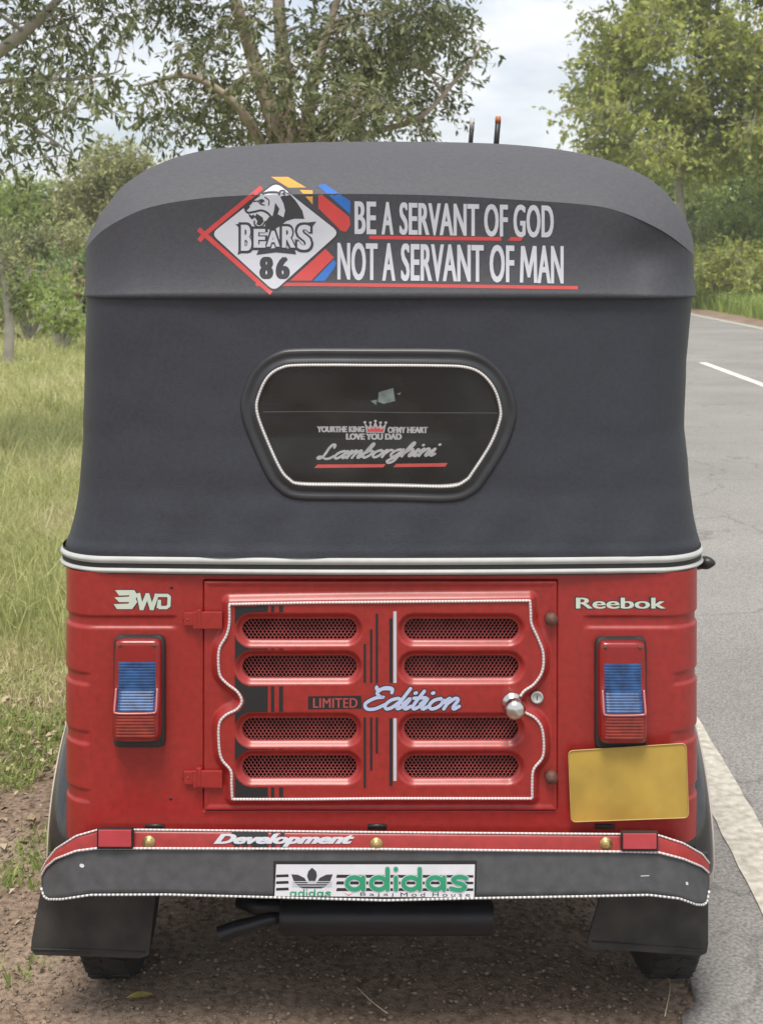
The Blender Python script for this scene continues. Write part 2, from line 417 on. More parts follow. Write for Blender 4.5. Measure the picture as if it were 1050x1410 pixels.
# road: asphalt sheet with a crumbling near edge, painted lines as thin sheets on top
def asphalt_material():
    m = bpy.data.materials.new('worn_asphalt'); m.use_nodes = True; t = m.node_tree; p = t.nodes['Principled BSDF']
    p.inputs['Roughness'].default_value = 0.85; p.inputs['Specular IOR Level'].default_value = 0.3
    co = t.nodes.new('ShaderNodeTexCoord')
    def noise(sc, det=5):
        n = t.nodes.new('ShaderNodeTexNoise'); n.inputs['Scale'].default_value = sc; n.inputs['Detail'].default_value = det
        t.links.new(co.outputs['Object'], n.inputs['Vector']); return n
    n1, n2 = noise(0.7), noise(120, 3)
    r = t.nodes.new('ShaderNodeValToRGB'); e = r.color_ramp.elements
    e[0].position, e[0].color = 0.3, (0.20, 0.192, 0.182, 1); e[1].position, e[1].color = 0.7, (0.27, 0.258, 0.245, 1)
    t.links.new(n1.outputs[0], r.inputs[0])
    r2 = t.nodes.new('ShaderNodeValToRGB'); e = r2.color_ramp.elements
    e[0].position, e[0].color = 0.3, (0.62, 0.62, 0.62, 1); e[1].position, e[1].color = 0.7, (1.36, 1.36, 1.34, 1)
    t.links.new(n2.outputs[0], r2.inputs[0])
    mu = t.nodes.new('ShaderNodeMixRGB'); mu.blend_type = 'MULTIPLY'; mu.inputs[0].default_value = 1
    t.links.new(r.outputs[0], mu.inputs[1]); t.links.new(r2.outputs[0], mu.inputs[2])
    # cracks: edges of a warped cell pattern, only in patches
    wv = noise(1.6, 4); sc = t.nodes.new('ShaderNodeVectorMath'); sc.operation = 'SCALE'; sc.inputs['Scale'].default_value = 0.9
    t.links.new(wv.outputs['Color'], sc.inputs[0])
    av = t.nodes.new('ShaderNodeVectorMath'); av.operation = 'ADD'; t.links.new(co.outputs['Object'], av.inputs[0]); t.links.new(sc.outputs[0], av.inputs[1])
    vo = t.nodes.new('ShaderNodeTexVoronoi'); vo.feature = 'DISTANCE_TO_EDGE'; vo.inputs['Scale'].default_value = 0.75; t.links.new(av.outputs[0], vo.inputs['Vector'])
    cr = t.nodes.new('ShaderNodeMapRange'); cr.inputs[1].default_value = 0.003; cr.inputs[2].default_value = 0.012
    cr.inputs[3].default_value = 0.76; cr.inputs[4].default_value = 1.0; t.links.new(vo.outputs['Distance'], cr.inputs[0])
    mu2 = t.nodes.new('ShaderNodeMixRGB'); mu2.blend_type = 'MULTIPLY'; mu2.inputs[0].default_value = 1
    t.links.new(mu.outputs[0], mu2.inputs[1]); t.links.new(cr.outputs[0], mu2.inputs[2]); t.links.new(mu2.outputs[0], p.inputs['Base Color'])
    b = t.nodes.new('ShaderNodeBump'); b.inputs['Distance'].default_value = 0.003; b.inputs['Strength'].default_value = 0.6
    t.links.new(n2.outputs[0], b.inputs['Height']); t.links.new(b.outputs[0], p.inputs['Normal'])
    return m
ry = np.concatenate([np.linspace(-60, -3, 30), np.arange(-2.9, 6, 0.02), np.geomspace(6.05, 400, 160)])
cols = []
for k, fx in enumerate([0.0, 0.0, 0.012, 0.05, 0.3, 1.0]):
    L = road_left(ry); R = 8.02+RS*ry+0.06*(fbm(ry*0.8, ry*0)-0.47)
    X = L+(R-L)*fx if fx == 1.0 else L+fx*4
    cols.append(np.stack([X, ry, np.full_like(ry, [-0.03, -0.004, 0.0, 0.002, 0.003, 0.003][k])], 1))
C = np.stack(cols, 1)
road = link('road', grid_mesh('road', C[..., 0], C[..., 1], C[..., 2]), asphalt_material()); tag(road, kind='structure')
M_line = mat('worn_road_paint', (0.44, 0.41, 0.345), 0.8, c2=(0.60, 0.565, 0.49), var=0.25, vscale=38, bump=0.12, bscale=160, detail=10)
M_dash = mat('white_road_paint', (0.70, 0.68, 0.60), 0.75, c2=(0.80, 0.78, 0.70), vscale=10)
def road_line(name, x0, x1, ya, yb, m, z=0.0062, wob=0.012):
    n = max(4, int((yb-ya)/0.05)) if yb-ya < 60 else 900
    yy = np.linspace(ya, yb, n) if yb-ya < 60 else np.concatenate([np.arange(ya, 8, 0.04), np.geomspace(8.02, yb, 200)])
    A = x0+RS*yy+wob*(vnoise(yy*11, yy*0+3)-0.5); B = x1+RS*yy+wob*(vnoise(yy*13, yy*0+9)-0.5)
    X = np.stack([A, B], 1); return link(name, grid_mesh(name, X, np.stack([yy, yy], 1), np.full_like(X, z)), m, road)
road_line('edge_line', 0.885, 1.005, -4, 300, M_line, wob=0.005)
road_line('edge_line', 7.72, 7.86, -30, 300, M_line)
for k in range(-2, 12):
    road_line('centre_line_dash', 4.22, 4.34, 11.5+k*11, 17.4+k*11, M_dash)

# ------------------------------------------------------------------ the auto rickshaw
s0 = -CY/F                                     # metres per photo pixel on the rear panel
def RX(px): return (px-525)*s0
def RZ(py): return HC-(py-360)*s0
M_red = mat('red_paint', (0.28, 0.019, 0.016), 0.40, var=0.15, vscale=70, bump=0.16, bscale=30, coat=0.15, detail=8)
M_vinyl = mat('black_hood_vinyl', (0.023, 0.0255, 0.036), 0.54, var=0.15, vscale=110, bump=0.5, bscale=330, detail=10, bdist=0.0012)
M_vinyl2 = mat('grey_visor_vinyl', (0.040, 0.041, 0.050), 0.58, var=0.14, vscale=110, bump=0.5, bscale=330, detail=10, bdist=0.0012)  # a lighter grey than the rear canvas
M_roof = mat('lit_roof_vinyl', (0.065, 0.065, 0.073), 0.6, var=0.13, vscale=110, bump=0.5, bscale=330, detail=10, bdist=0.0012)  # hood vinyl made lighter, skyward light put into its colour
M_rubber = mat('black_rubber', (0.022, 0.022, 0.023), 0.6, var=0.2, vscale=12, bump=0.2, bscale=150)
M_seal = mat('window_rubber', (0.024, 0.025, 0.029), 0.38, var=0.1)
M_skirt = mat('bumper_rubber', (0.060, 0.061, 0.065), 0.5, var=0.2, vscale=45, bump=0.15, bscale=300)
M_flap = mat('mudflap_rubber', (0.019, 0.020, 0.020), 0.65, c2=(0.045, 0.041, 0.036), var=0.25, vscale=18, detail=9, bump=0.2, bscale=90)
M_silver = mat('silver_trim', (0.40, 0.41, 0.40), 0.55, 0.0, var=0.08)
M_black = mat('black_plastic', (0.015, 0.015, 0.016), 0.45, var=0.1)
M_gloss = mat('gloss_black_paint', (0.010, 0.010, 0.012), 0.10, var=0.1, coat=1.0)
M_steel = mat('bright_steel', (0.62, 0.60, 0.57), 0.22, 1.0, var=0.1)
M_brass = mat('brass_screw', (0.50, 0.36, 0.16), 0.35, 0.8, var=0.15, vscale=200)
M_rust = mat('rusty_bolt', (0.13, 0.06, 0.045), 0.7, 0.2, var=0.3, vscale=120)
M_dark = mat('dark_underside', (0.012, 0.012, 0.012), 0.8, var=0.2)
M_muff = mat('sooty_black_steel', (0.018, 0.018, 0.021), 0.42, 0.3, var=0.25, vscale=14)
M_cordw = mat('white_cord', (0.62, 0.60, 0.60), 0.6, var=0.05); M_cordp = mat('pink_cord', (0.46, 0.36, 0.36), 0.6, var=0.05)
M_cordk = mat('dark_cord', (0.20, 0.20, 0.20), 0.6, var=0.05)
M_mesh = mat('red_mesh', (0.36, 0.06, 0.055), 0.5, var=0.25, vscale=25)
M_swhite = mat('white_sticker', (0.46, 0.475, 0.525), 0.5, var=0.05, vscale=15)
M_sred = mat('red_sticker', (0.46, 0.045, 0.043), 0.5, var=0.06); M_sblue = mat('blue_sticker', (0.02, 0.12, 0.42), 0.5, var=0.06)
M_sorange = mat('orange_sticker', (0.52, 0.28, 0.05), 0.5, var=0.06); M_sblack = mat('black_sticker', (0.011, 0.011, 0.012), 0.62, var=0.1)
M_sdark = mat('charcoal_print', (0.030, 0.031, 0.036), 0.55, var=0.06)
M_sgreen = mat('green_print', (0.02, 0.24, 0.12), 0.5, var=0.05); M_slilac = mat('pale_blue_sticker', (0.42, 0.47, 0.66), 0.4, var=0.06)
M_spale = mat('pale_green_sticker', (0.50, 0.56, 0.48), 0.45, var=0.05); M_pinkred = mat('faded_red_print', (0.40, 0.06, 0.06), 0.5, var=0.06)

RK = tag(empty('auto_rickshaw', (0, 0, 0)), 'red three wheeled auto rickshaw with black vinyl hood parked on roadside earth', 'auto rickshaw')

def plan(xl, xr, R, yb, bow, ylen, nS, nA, nR):
    c, h = (xl+xr)/2, (xr-xl)/2-R; pts = []; nor = []
    for t in np.linspace(0, 1, nS, endpoint=False): pts.append((xl, ylen+(yb+bow+R-ylen)*t)); nor.append((-1, 0))
    for t in np.linspace(0, math.pi/2, nA, endpoint=False):
        pts.append((xl+R-R*math.cos(t), yb+bow+R-R*math.sin(t))); nor.append((-math.cos(t), -math.sin(t)))
    for x in np.linspace(c-h, c+h, nR): pts.append((x, yb+bow*((x-c)/h)**2)); nor.append((0, -1))
    for t in np.linspace(math.pi/2, 0, nA+1)[1:]:
        pts.append((xr-R+R*math.cos(t), yb+bow+R-R*math.sin(t))); nor.append((math.cos(t), -math.sin(t)))
    for t in np.linspace(0, 1, nS+1)[1:]: pts.append((xr, yb+bow+R+(ylen-yb-bow-R)*t)); nor.append((1, 0))
    return np.array(pts), np.array(nor)

# --- body shell with pressed beads and the engine door opening
pp, nn = plan((90-525)*(0.06-CY)/F, (960-525)*(0.06-CY)/F, 0.075, 0.0, 0.0, 1.02, 14, 22, 470)
zz = np.arange(0.385, 0.932, 0.0024)
X = np.repeat(pp[None, :, 0], len(zz), 0); Yb = np.repeat(pp[None, :, 1], len(zz), 0); Z = np.repeat(zz[:, None], len(pp), 1)
pxg, pyg = 525+X/s0, 360+(HC-Z)/s0
left = 1-sst(236, 246, pxg)+sst(800, 812, pxg)
short = 1-sst(116, 126, pxg)+sst(922, 934, pxg)
dep = 0.0045*left*sst(847.5, 851, pyg)*(1-sst(862, 866.5, pyg))
for a, b in ((926, 946), (1007, 1028), (1087, 1108)):
    dep = dep+0.0040*short*sst(a, a+4, pyg)*(1-sst(b-5, b, pyg))
dep = dep-0.0012*np.sin(pxg/60.0)*np.sin(pyg/47.0)*0.5
inr = (pxg > 280) & (pxg < 767) & (pyg > 798.5) & (pyg < 1115.5) & (nn[None, :, 1] < -0.99)
dep = np.where(inr, 0.014, dep)
X2 = X-nn[None, :, 0]*dep; Y2 = Yb-nn[None, :, 1]*dep
cx, cy_ = (pxg[:-1, :-1]+pxg[1:, 1:])/2, (pyg[:-1, :-1]+pyg[1:, 1:])/2
keep = ~((cx > 292) & (cx < 755) & (cy_ > 810) & (cy_ < 1103) & (np.abs(Yb[:-1, :-1]) < 0.02))
body = link('body', grid_mesh('body', X2, Y2, Z, keep), M_red, RK)
bodyB = bvh_of(body)

# --- engine door: pressed panel, vents, mesh, cord, hardware
wavy = [(317,829),(420,827),(525,826),(630,825),(728,824),(729,840),(730,856),(739,876),(746,896),(745,920),(734,938),(719,949),(713,963),(720,976),(735,985),(745,1002),(746,1036),(733,1055),(731,1075),(731,1095),(630,1095),(525,1095),(420,1096),(321,1096),(320,1075),(319,1057),(307,1042),(303,1024),(303,994),(312,981),(327,973),(334,962),(328,949),(314,938),(304,926),(302,905),(304,888),(313,872),(317,855)]
def smooth_wavy(P_):
    corner = {0, 4, 19, 23}; o = []
    idx = sorted(corner)
    for a, b in zip(idx, idx[1:]+[idx[0]+len(P_)]):
        seg = [P_[i % len(P_)] for i in range(a, b+1)]; o += catmull(seg, 5)[:-1]
    return [tuple(q) for q in o]
wv = smooth_wavy(wavy)
vents = [(x0, x1, y0, y1) for (x0, x1) in ((332, 492), (554, 714)) for (y0, y1) in ((849, 880), (900, 932), (985, 1018), (1037, 1070))]
gxp = np.concatenate([[281.6], np.arange(281.6, 765.5, 1.1), [765.4, 765.4]]); gyp = np.concatenate([[800.4], np.arange(800.4, 1113.7, 1.1), [1113.6, 1113.6]])
DX, DY = np.meshgrid(gxp, gyp)
sw = sdf_poly(wv, DX, DY); sv = np.min([sdf_stadium(*v, DX, DY) for v in vents], 0)
hh = 0.003+0.013*(1-sst(1.0, 13.0, sw))
hh = hh-0.011*(1-sst(-1.0, 8.5, sv))
edge = np.minimum(np.minimum(DX-281.6, 765.4-DX), np.minimum(DY-800.4, 1113.6-DY))
hh = hh+0.002*(1-sst(2.0, 8.0, edge))
hh = hh+0.0006*np.sin(DX/37.0+DY/90.0)+0.0005*np.sin(DY/29.0)
hh[0, :] = hh[-1, :] = -0.010; hh[:, 0] = hh[:, -1] = -0.010
svc = sv[:-1, :-1]
dkeep = svc > -1.5
DXw, DZw = RX(DX), RZ(DY)
door = link('engine_door', grid_mesh('engine_door', DXw, -hh, DZw, dkeep), M_red, RK)
doorB = bvh_of(door)
def door_y(px, py):
    i = int(np.clip(np.searchsorted(gyp, py), 1, len(gyp)-2)); j = int(np.clip(np.searchsorted(gxp, px), 1, len(gxp)-2)); return -hh[i, j]
def door_sticker(name, mask, m):
    k = mask[:-1, :-1] & dkeep
    me = grid_mesh(name, DXw, -hh-0.0007, DZw, k)
    bm = bmesh.new(); bm.from_mesh(me); bmesh.ops.delete(bm, geom=[v for v in bm.verts if not v.link_faces], context='VERTS'); bm.to_mesh(me); bm.free()
    return link(name, me, m, door)
inside = (sw < -3) & (sv > 9.0)
def rect(a, b, c, d): return (DX >= a) & (DX <= b) & (DY >= c) & (DY <= d)
door_sticker('stripe_sticker', inside & rect(324, 369, 820, 1100), M_sblack)
for a, b in ((820, 864), (864, 916), (916, 1001), (1001, 1053), (1053, 1100)):
    door_sticker('stripe_sticker', inside & rect(373, 378, a, b), M_sblack); door_sticker('stripe_sticker', inside & rect(384, 390, a, b), M_sblack)
for a, b, c, d, e, f in ((500, 503.6, 884, 936, 984, 1080), (508.6, 512, 864, 936, 984, 1056), (516, 519.6, 842, 936, 984, 1033), (535.5, 540, 848, 936, 985, 1077)):
    door_sticker('pinstripe_sticker', rect(a, b, c, d), M_sblack); door_sticker('pinstripe_sticker', rect(a, b, e, f), M_sblack)
door_sticker('pinstripe_sticker', rect(540.5, 545, 838, 936), M_swhite); door_sticker('pinstripe_sticker', rect(540.5, 545, 985, 1070), M_swhite)
for v in vents:
    x0, x1, y0, y1 = v; mb = MB(); cyv = (y0+y1)/2; n = int((y1-y0+6)/4)
    for k in range(-n//2-1, n//2+2):
        yy = cyv+k*4.0; pts = []
        for j in range(int((x1-x0+6)/2.7)+2):
            pts.append((x0-3+j*2.7, yy+1.55*(1 if (j+k) % 2 else -1)))
        for (a, b), (c, d) in zip(pts[:-1], pts[1:]):
            if y0-3 < b < y1+3:
                t = 0.62
                mb.add([(RX(a), 0.0045, RZ(b-t)), (RX(c), 0.0045, RZ(d-t)), (RX(c), 0.0035, RZ(d+t)), (RX(a), 0.0035, RZ(b+t))], [(0, 1, 2, 3)])
    mb.build('vent_mesh', M_mesh, door, smooth=False, fix=False)
MB().box((RX(523), 0.09, RZ(955)), (0.72, 0.004, 0.50)).build('vent_dark_sheet', M_dark, RK)  # dark sheet added behind the vents in place of engine bay shade
cordpts = []
q = np.array(wv+[wv[0]]); seg = np.hypot(*np.diff(q, axis=0).T); cum = np.concatenate([[0], np.cumsum(seg)])
for t in np.arange(0, cum[-1], 2.2):
    a, b = np.interp(t, cum, q[:, 0]), np.interp(t, cum, q[:, 1]); cordpts.append((RX(a), -0.0172, RZ(b)))
MB().tube(cordpts, 0.0027, 6, closed=True, stripe=1).build('cord_trim', [M_cordw, M_cordp], door)
# hinges (three knuckles on a strap), rubber stops, knob and lock
for py in (852, 1070):
    mb = MB(); mb.box((RX(287), -0.010, RZ(py)), (0.058, 0.007, 0.034)); mb.box((RX(263), -0.006, RZ(py-1)), (0.026, 0.008, 0.026))
    mb.tube([P(274, py-13, -.010), P(274, py+13, -.010)], 0.0065, 10)
    h_ = mb.build('hinge', M_red, door, smooth=False, bevel=0.0015)
    MB().tube([P(252, py+1, -.004), P(260, py+1, -.009)], 0.003, 8).build('hinge_bolt', M_red, h_)
for py in (851, 1068):
    MB().lathe([(0, 0.0), (0.0, 0.0135), (0.010, 0.0125), (0.015, 0.009), (0.017, 0.0)], (RX(758), -0.004, RZ(py)), (0, -1, 0), 14).build('door_stop', M_rust, door)
kn = (RX(704), -0.016, RZ(964))
k_ = MB().lathe([(0, 0), (0, .021), (.004, .021), (.006, .012), (.018, .010), (.024, .016), (.030, .0205), (.038, .021), (.046, .016), (.050, .008), (.051, 0)], kn, (0.04, -1, -0.03), 24).build('door_knob', M_steel, door)
l_ = MB().lathe([(0, 0), (0, .0125), (.004, .0125), (.005, .009), (.0035, .0085), (.0035, 0)], (RX(738.5), -0.0045, RZ(959)), (0, -1, 0), 20).build('door_lock', M_silver, door)
MB().box((RX(738.5), -0.0085, RZ(959)), (0.0016, 0.0012, 0.008)).build('keyhole', M_black, l_)
# door lettering
decal('limited_sticker', poly2d([(424, 959), (497, 958), (498, 976), (424, 977)]), M_sblack, door, doorB, 0.0008)
decal('limited_lettering', text2d('LIMITED', (431, 961.5, 492, 974.5), 0.0, bold=.25, spacing=1.05), M_pinkred, door, doorB, 0.0016)
decal('edition_outline', script2d('Edition', SCRIPT, (503, 946, 632, 976), 5.2, 0.38, extra=2.6), M_sdark, door, doorB, 0.0008)
decal('edition_lettering', script2d('Edition', SCRIPT, (503, 946, 632, 976), 4.6, 0.38), M_slilac, door, doorB, 0.0026)
# body lettering
three = [(158.5,812.5),(185,812.5),(189.5,820),(187,824.5),(189,829),(182,838.7),(161,838.7),(156.5,832),(177,831.2),(178,829),(164,829),(157.5,822.5),(177.5,821.5),(178.5,819.5),(164,820)]
def grow(pts, g):
    c = np.mean(pts, 0); return [tuple(np.array(p)+g*(np.array(p)-c)/np.linalg.norm(np.array(p)-c)) for p in pts]
wst = [(190.5, 818), (195, 838.5), (203, 818.5), (209, 838.5), (216, 819)]
dst = [(218, 836.5), (219.5, 827), (219.5, 836.5), (229, 836.5), (232.5, 834), (233, 822), (230.5, 819.8), (214, 819.8)]
mk = lambda e: stroke2d(wst, 5.6+e, smooth=False, roundcap=False)+stroke2d(dst, 4.6+e, smooth=False, roundcap=False)
decal('wheel_drive_outline', poly2d(grow(three, 1.6))+mk(2.6), M_sdark, body, bodyB, 0.0006)
decal('wheel_drive_lettering', poly2d(three)+mk(0), M_spale, body, bodyB, 0.0016)
decal('reebok_outline', text2d('Reebok', (790.5, 821.5, 918, 839.5), 0.05, bold=.8), M_sdark, body, bodyB, 0.0006)
decal('reebok_lettering', text2d('Reebok', (792.5, 823, 916, 838), 0.004, bold=0.9), M_spale, body, bodyB, 0.0016)
# slots and a drain hole near the bumper
for a in (213, 519, 832):
    MB().box((RX(a), -0.0005, RZ(1138)), (0.038, 0.004, 0.009)).build('drain_slot', M_black, body)
for a, b in ((235, 1100), (236, 809)):
    MB().lathe([(0, 0), (0, .003), (.0012, .003), (.0012, 0)], (RX(a), 0.0002, RZ(b)), (0, -1, 0), 10).build('bolt_hole', M_black, body)

# --- tail lamps
M_lred = mat('red_lens', (0.22, 0.009, 0.009), 0.25, var=0.08, coat=0.4); M_lblue = mat('blue_lens', (0.008, 0.030, 0.10), 0.42, c2=(0.018, 0.085, 0.24), vscale=45, coat=0.0, detail=3)
M_lor = mat('amber_red_lens', (0.13, 0.014, 0.008), 0.4, c2=(0.28, 0.026, 0.012), vscale=40, coat=0.1); M_lpink = mat('clear_red_edge', (0.42, 0.13, 0.13), 0.25, var=0.05, coat=0.4)
def lamp(xc, pys=0):
    dp = lambda py: float(np.interp(py, [880, 884, 912, 950, 980, 1016, 1021], [.020, .029, .032, .036, .052, .052, .046]))
    def U(hw, d, y0, r=0.012, n=5):
        pts = [(-hw, y0)]
        for t in np.linspace(0, math.pi/2, n): pts.append((-hw+r-r*math.cos(t), -(d-r)-r*math.sin(t)))
        for t in np.linspace(0, 1, 9)[1:-1]: pts.append((-hw+r+(2*hw-2*r)*t, -d))
        for t in np.linspace(math.pi/2, 0, n): pts.append((hw-r+r*math.cos(t), -(d-r)-r*math.sin(t)))
        return pts+[(hw, y0)]
    zof = lambda py, d: HC-(py+pys-360)*(-d-CY)/F
    def shell(pylist, hw, extra, y0, rib=0, hwf=None):
        mb = MB(); rows = []
        for i, py in enumerate(pylist):
            d = dp(py)+extra+(rib*(i % 2))
            h_ = hw if hwf is None else hwf(py)
            rows.append([(xc+a, b, zof(py, d)) for a, b in U(h_, d, y0)])
        c0 = [(np.mean([p[0] for p in rows[0]]), y0, rows[0][0][2])]*len(rows[0]); c1 = [(xc, y0, rows[-1][0][2])]*len(rows[0])
        mb.grid([c0]+rows+[c1]); return mb
    hwf = lambda py: 0.047*float(np.interp(py, [880, 881, 883, 886, 890, 900, 1012, 1017, 1020, 1021], [.80, .87, .92, .955, .975, 1.0, 1.0, .985, .95, .91]))
    lm = shell([880, 881, 883, 886, 890, 900, 912, 930, 950, 960, 970, 980, 984, 1000, 1012, 1017, 1020, 1021], 0.047, 0, 0.004, hwf=hwf).build('tail_lamp', M_lred, RK, angle=0.9)
    g = MB(); rows = []
    for py, k in ((873.5, .78), (874.2, .85), (875.5, .90), (878, .955), (882, .99), (888, 1.0), (1014, 1.0), (1020, .985), (1024, .95), (1026, .9), (1026.8, .82)):
        rows.append([(xc+a, b, RZ(py+pys)) for a, b in U(0.0512*k, 0.0165 if 875 < py < 1025 else 0.010, 0.004, 0.006)])
    g.grid([[(xc, .004, rows[0][0][2])]*len(rows[0])]+rows+[[(xc, .004, rows[-1][0][2])]*len(rows[0])]); g.build('gasket', M_rubber, lm, angle=0.9)
    shell(list(np.arange(912, 980.5, 2.0)), 0.0415, 0.0018, -0.004, 0.0007).build('blue_lens', M_lblue, lm, smooth=False)
    shell(list(np.arange(986, 1017, 2.2)), 0.043, 0.0014, -0.004, 0.0009).build('lower_lens', M_lor, lm, smooth=False)
    e = [(-.0405, 948), (-.0405, 962), (-.0405, 978), (-.036, 982.5), (0, 983), (.036, 982), (.0405, 978), (.0405, 962), (.0405, 948)]
    MB().tube([(xc+a, -(dp(b)+.0016), zof(b, dp(b)+.0016)) for a, b in catmull(e, 4)], 0.0022, 6).build('lens_rim', M_lpink, lm)
    for a in (-.034, .034):
        MB().lathe([(0, 0), (0, .0034), (.002, .003), (.0024, 0)], (xc+a, -0.0295, zof(889, .03)), (0, -1, 0), 10).build('lens_screw', M_rust, lm)
lamp(-0.4815); lamp(0.4755, 2.5)

# --- number plate, slightly tilted
ring = []
pc = [np.array(v, float) for v in ((782, 1034), (944, 1023.5), (947.5, 1126), (786, 1132))]
for i in range(4):
    a, b, c = pc[i-1], pc[i], pc[(i+1) % 4]; u, v = (a-b)/np.linalg.norm(a-b), (c-b)/np.linalg.norm(c-b)
    for t in np.linspace(0, 1, 6):
        q = b+u*7*(1-t)**2+v*7*t**2; ring.append(P(q[0], q[1], -0.020-0.010*(q[0]-782)/165))
M_plate = mat('yellow_plate', (0.37, 0.25, 0.05), 0.45, c2=(0.46, 0.315, 0.06), var=0.08, vscale=14, detail=6, bump=0.2, bscale=40)
pl = MB().prism(ring, (0, .002, 0)).build('number_plate', M_plate, RK, smooth=False)
edgep = [tuple(v) for v in ring]
MB().tube([(a, b-.001, c) for a, b, c in edgep], 0.0010, 6, closed=True).build('plate_rim', mat('plate_edge', (0.42, 0.30, 0.10), 0.5), pl)
MB().box((RX(862), -0.010, RZ(1070)), (0.10, 0.018, 0.05)).build('plate_bracket', M_black, pl)

# --- trim band where hood meets body
def band(name, pa, pb, yb, m, bulge, xl=88.5, xr=962.5):
    Yc = 0.12; k = (Yc-CY)/F; rows = []
    for t in np.linspace(0, 1, 7):
        b = bulge*math.sin(math.pi*t)
        p2, _ = plan((xl-525)*k-b, (xr-525)*k+b, 0.122, yb-b, 0.016, 1.05, 10, 16, 60)
        rows.append([(x, y, HC-(pa+(pb-pa)*t-360)*(yb-CY)/F) for x, y in p2])
    return MB().grid(rows).build(name, m, RK)
band('trim_band', 765, 793, -0.016, M_rubber, 0.001)
band('silver_strip', 768.5, 778, -0.018, M_silver, 0.004)
band('silver_strip', 784.5, 791.5, -0.018, M_silver, 0.004)

# --- rear canvas
tabp = [405, 440, 500, 600, 680, 720, 750, 760, 768]
tl = [118, 116, 112.5, 110, 105, 101, 95, 92, 90]; tr_ = [958, 954, 948.5, 945, 949.5, 953.5, 958, 960.5, 962]
ybt = [0.010, 0.010, 0.010, 0.008, 0.000, -0.006, -0.012, -0.015, -0.016]
rows = []
for py in np.concatenate([np.arange(405, 740, 6.0), np.arange(740, 769, 2.5)]):
    k = (0.12-CY)/F; yb = np.interp(py, tabp, ybt)
    p2, n2 = plan((np.interp(py, tabp, tl)-525)*k, (np.interp(py, tabp, tr_)-525)*k, 0.125, yb, 0.016, 0.78, 10, 20, 90)
    z = HC-(py-360)*(yb-CY)/F
    r_ = []
    for (x, y), (a, b) in zip(p2, n2):
        wob = 0.012*(float(fbm(np.array(x*3.1+7), np.array(z*4.5)))-0.47)+0.0025*math.sin(x*38+math.sin(z*9)*1.5)*math.exp(-((z-0.97)/0.07)**2)+0.003*math.sin(x*9+z*4)
        wob += -0.006*math.exp(-((z-1.09)/0.03)**2)*math.exp(-(x/0.5)**2)*0.4
        r_.append((x+a*wob, y+b*wob, z))
    rows.append(r_)
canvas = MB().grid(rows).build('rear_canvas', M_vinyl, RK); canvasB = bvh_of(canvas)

# window: seal, pane, cord, stickers
win = [(354,566),(357,543),(369,519),(388,506),(415,502.5),(510,502.5),(600,503),(640,505),(663,515),(680,536),(688,563),(686,582),(674,612),(651,648),(640,661),(617,669),(548,668),(480,667),(415,666),(398,659),(385,643),(366,601)]
wp = np.array(catmull(win, 5, True)); ctr = wp.mean(0)
def outset(poly, g):
    t = np.roll(poly, -1, 0)-np.roll(poly, 1, 0); n = np.stack([t[:, 1], -t[:, 0]], 1); n /= np.linalg.norm(n, axis=1)[:, None]+1e-9
    if ((poly-ctr)*n).sum() < 0: n = -n
    return poly+n*g
def on(bvh, px, py, off):
    d = (Vector(P(px, py, 0))-CAMV).normalized(); h = bvh.ray_cast(CAMV, d)
    nrm = h[1] if h[1].dot(d) < 0 else -h[1]
    return h[0]+nrm*off
rows = []
for g, o_ in ((24, -.002), (21, .0045), (18.5, .0065), (15, .0055), (12, .0035), (8, .0045), (5, .0085), (1, .0085), (-3, .003)):
    rows.append([on(canvasB, a, b, o_) for a, b in outset(wp, g)])
rows = [list(r) for r in rows]
seal = MB().grid(rows, True).build('rear_window', M_seal, RK)
m = bpy.data.materials.new('tinted_pane'); m.use_nodes = True; p = m.node_tree.nodes['Principled BSDF']
t = m.node_tree; co = t.nodes.new('ShaderNodeTexCoord'); n_ = t.nodes.new('ShaderNodeTexNoise'); n_.inputs['Scale'].default_value = 9; n_.inputs['Detail'].default_value = 6
r_ = t.nodes.new('ShaderNodeValToRGB'); r_.color_ramp.elements[0].position = .38; r_.color_ramp.elements[0].color = (.009, .0085, .009, 1); r_.color_ramp.elements[1].position = .75; r_.color_ramp.elements[1].color = (.020, .020, .0185, 1)
t.links.new(co.outputs['Object'], n_.inputs['Vector']); t.links.new(n_.outputs[0], r_.inputs[0]); t.links.new(r_.outputs[0], p.inputs['Base Color'])
p.inputs['Roughness'].default_value = 0.22; p.inputs['Specular IOR Level'].default_value = 0.45
n2_ = t.nodes.new('ShaderNodeTexNoise'); n2_.inputs['Scale'].default_value = 6; bb = t.nodes.new('ShaderNodeBump'); bb.inputs['Strength'].default_value = .25; bb.inputs['Distance'].default_value = .01
t.links.new(co.outputs['Object'], n2_.inputs['Vector']); t.links.new(n2_.outputs[0], bb.inputs['Height']); t.links.new(bb.outputs[0], p.inputs['Normal'])
pane = decal('pane', poly2d([tuple(v) for v in outset(wp, 1.0)]), m, seal, canvasB, 0.0045, L=22); paneB = bvh_of(pane)
pts = []; q = np.concatenate([wp, wp[:1]]); cum = np.concatenate([[0], np.cumsum(np.hypot(*np.diff(q, axis=0).T))])
for tt in np.arange(0, cum[-1], 2.0): pts.append(on(canvasB, np.interp(tt, cum, q[:, 0]), np.interp(tt, cum, q[:, 1]), .0085))
MB().tube(pts, 0.0028, 6, closed=True, stripe=1).build('window_cord', [M_cordw, mat('cord_shade', (.42, .42, .40), .6)], seal)
decal('pane_seam', stroke2d([(362, 567), (450, 566.5), (560, 568), (684, 568.5)], 1.0, roundcap=False), mat('seam_tape', (.075, .075, .07), .4), seal, paneB, .0006)
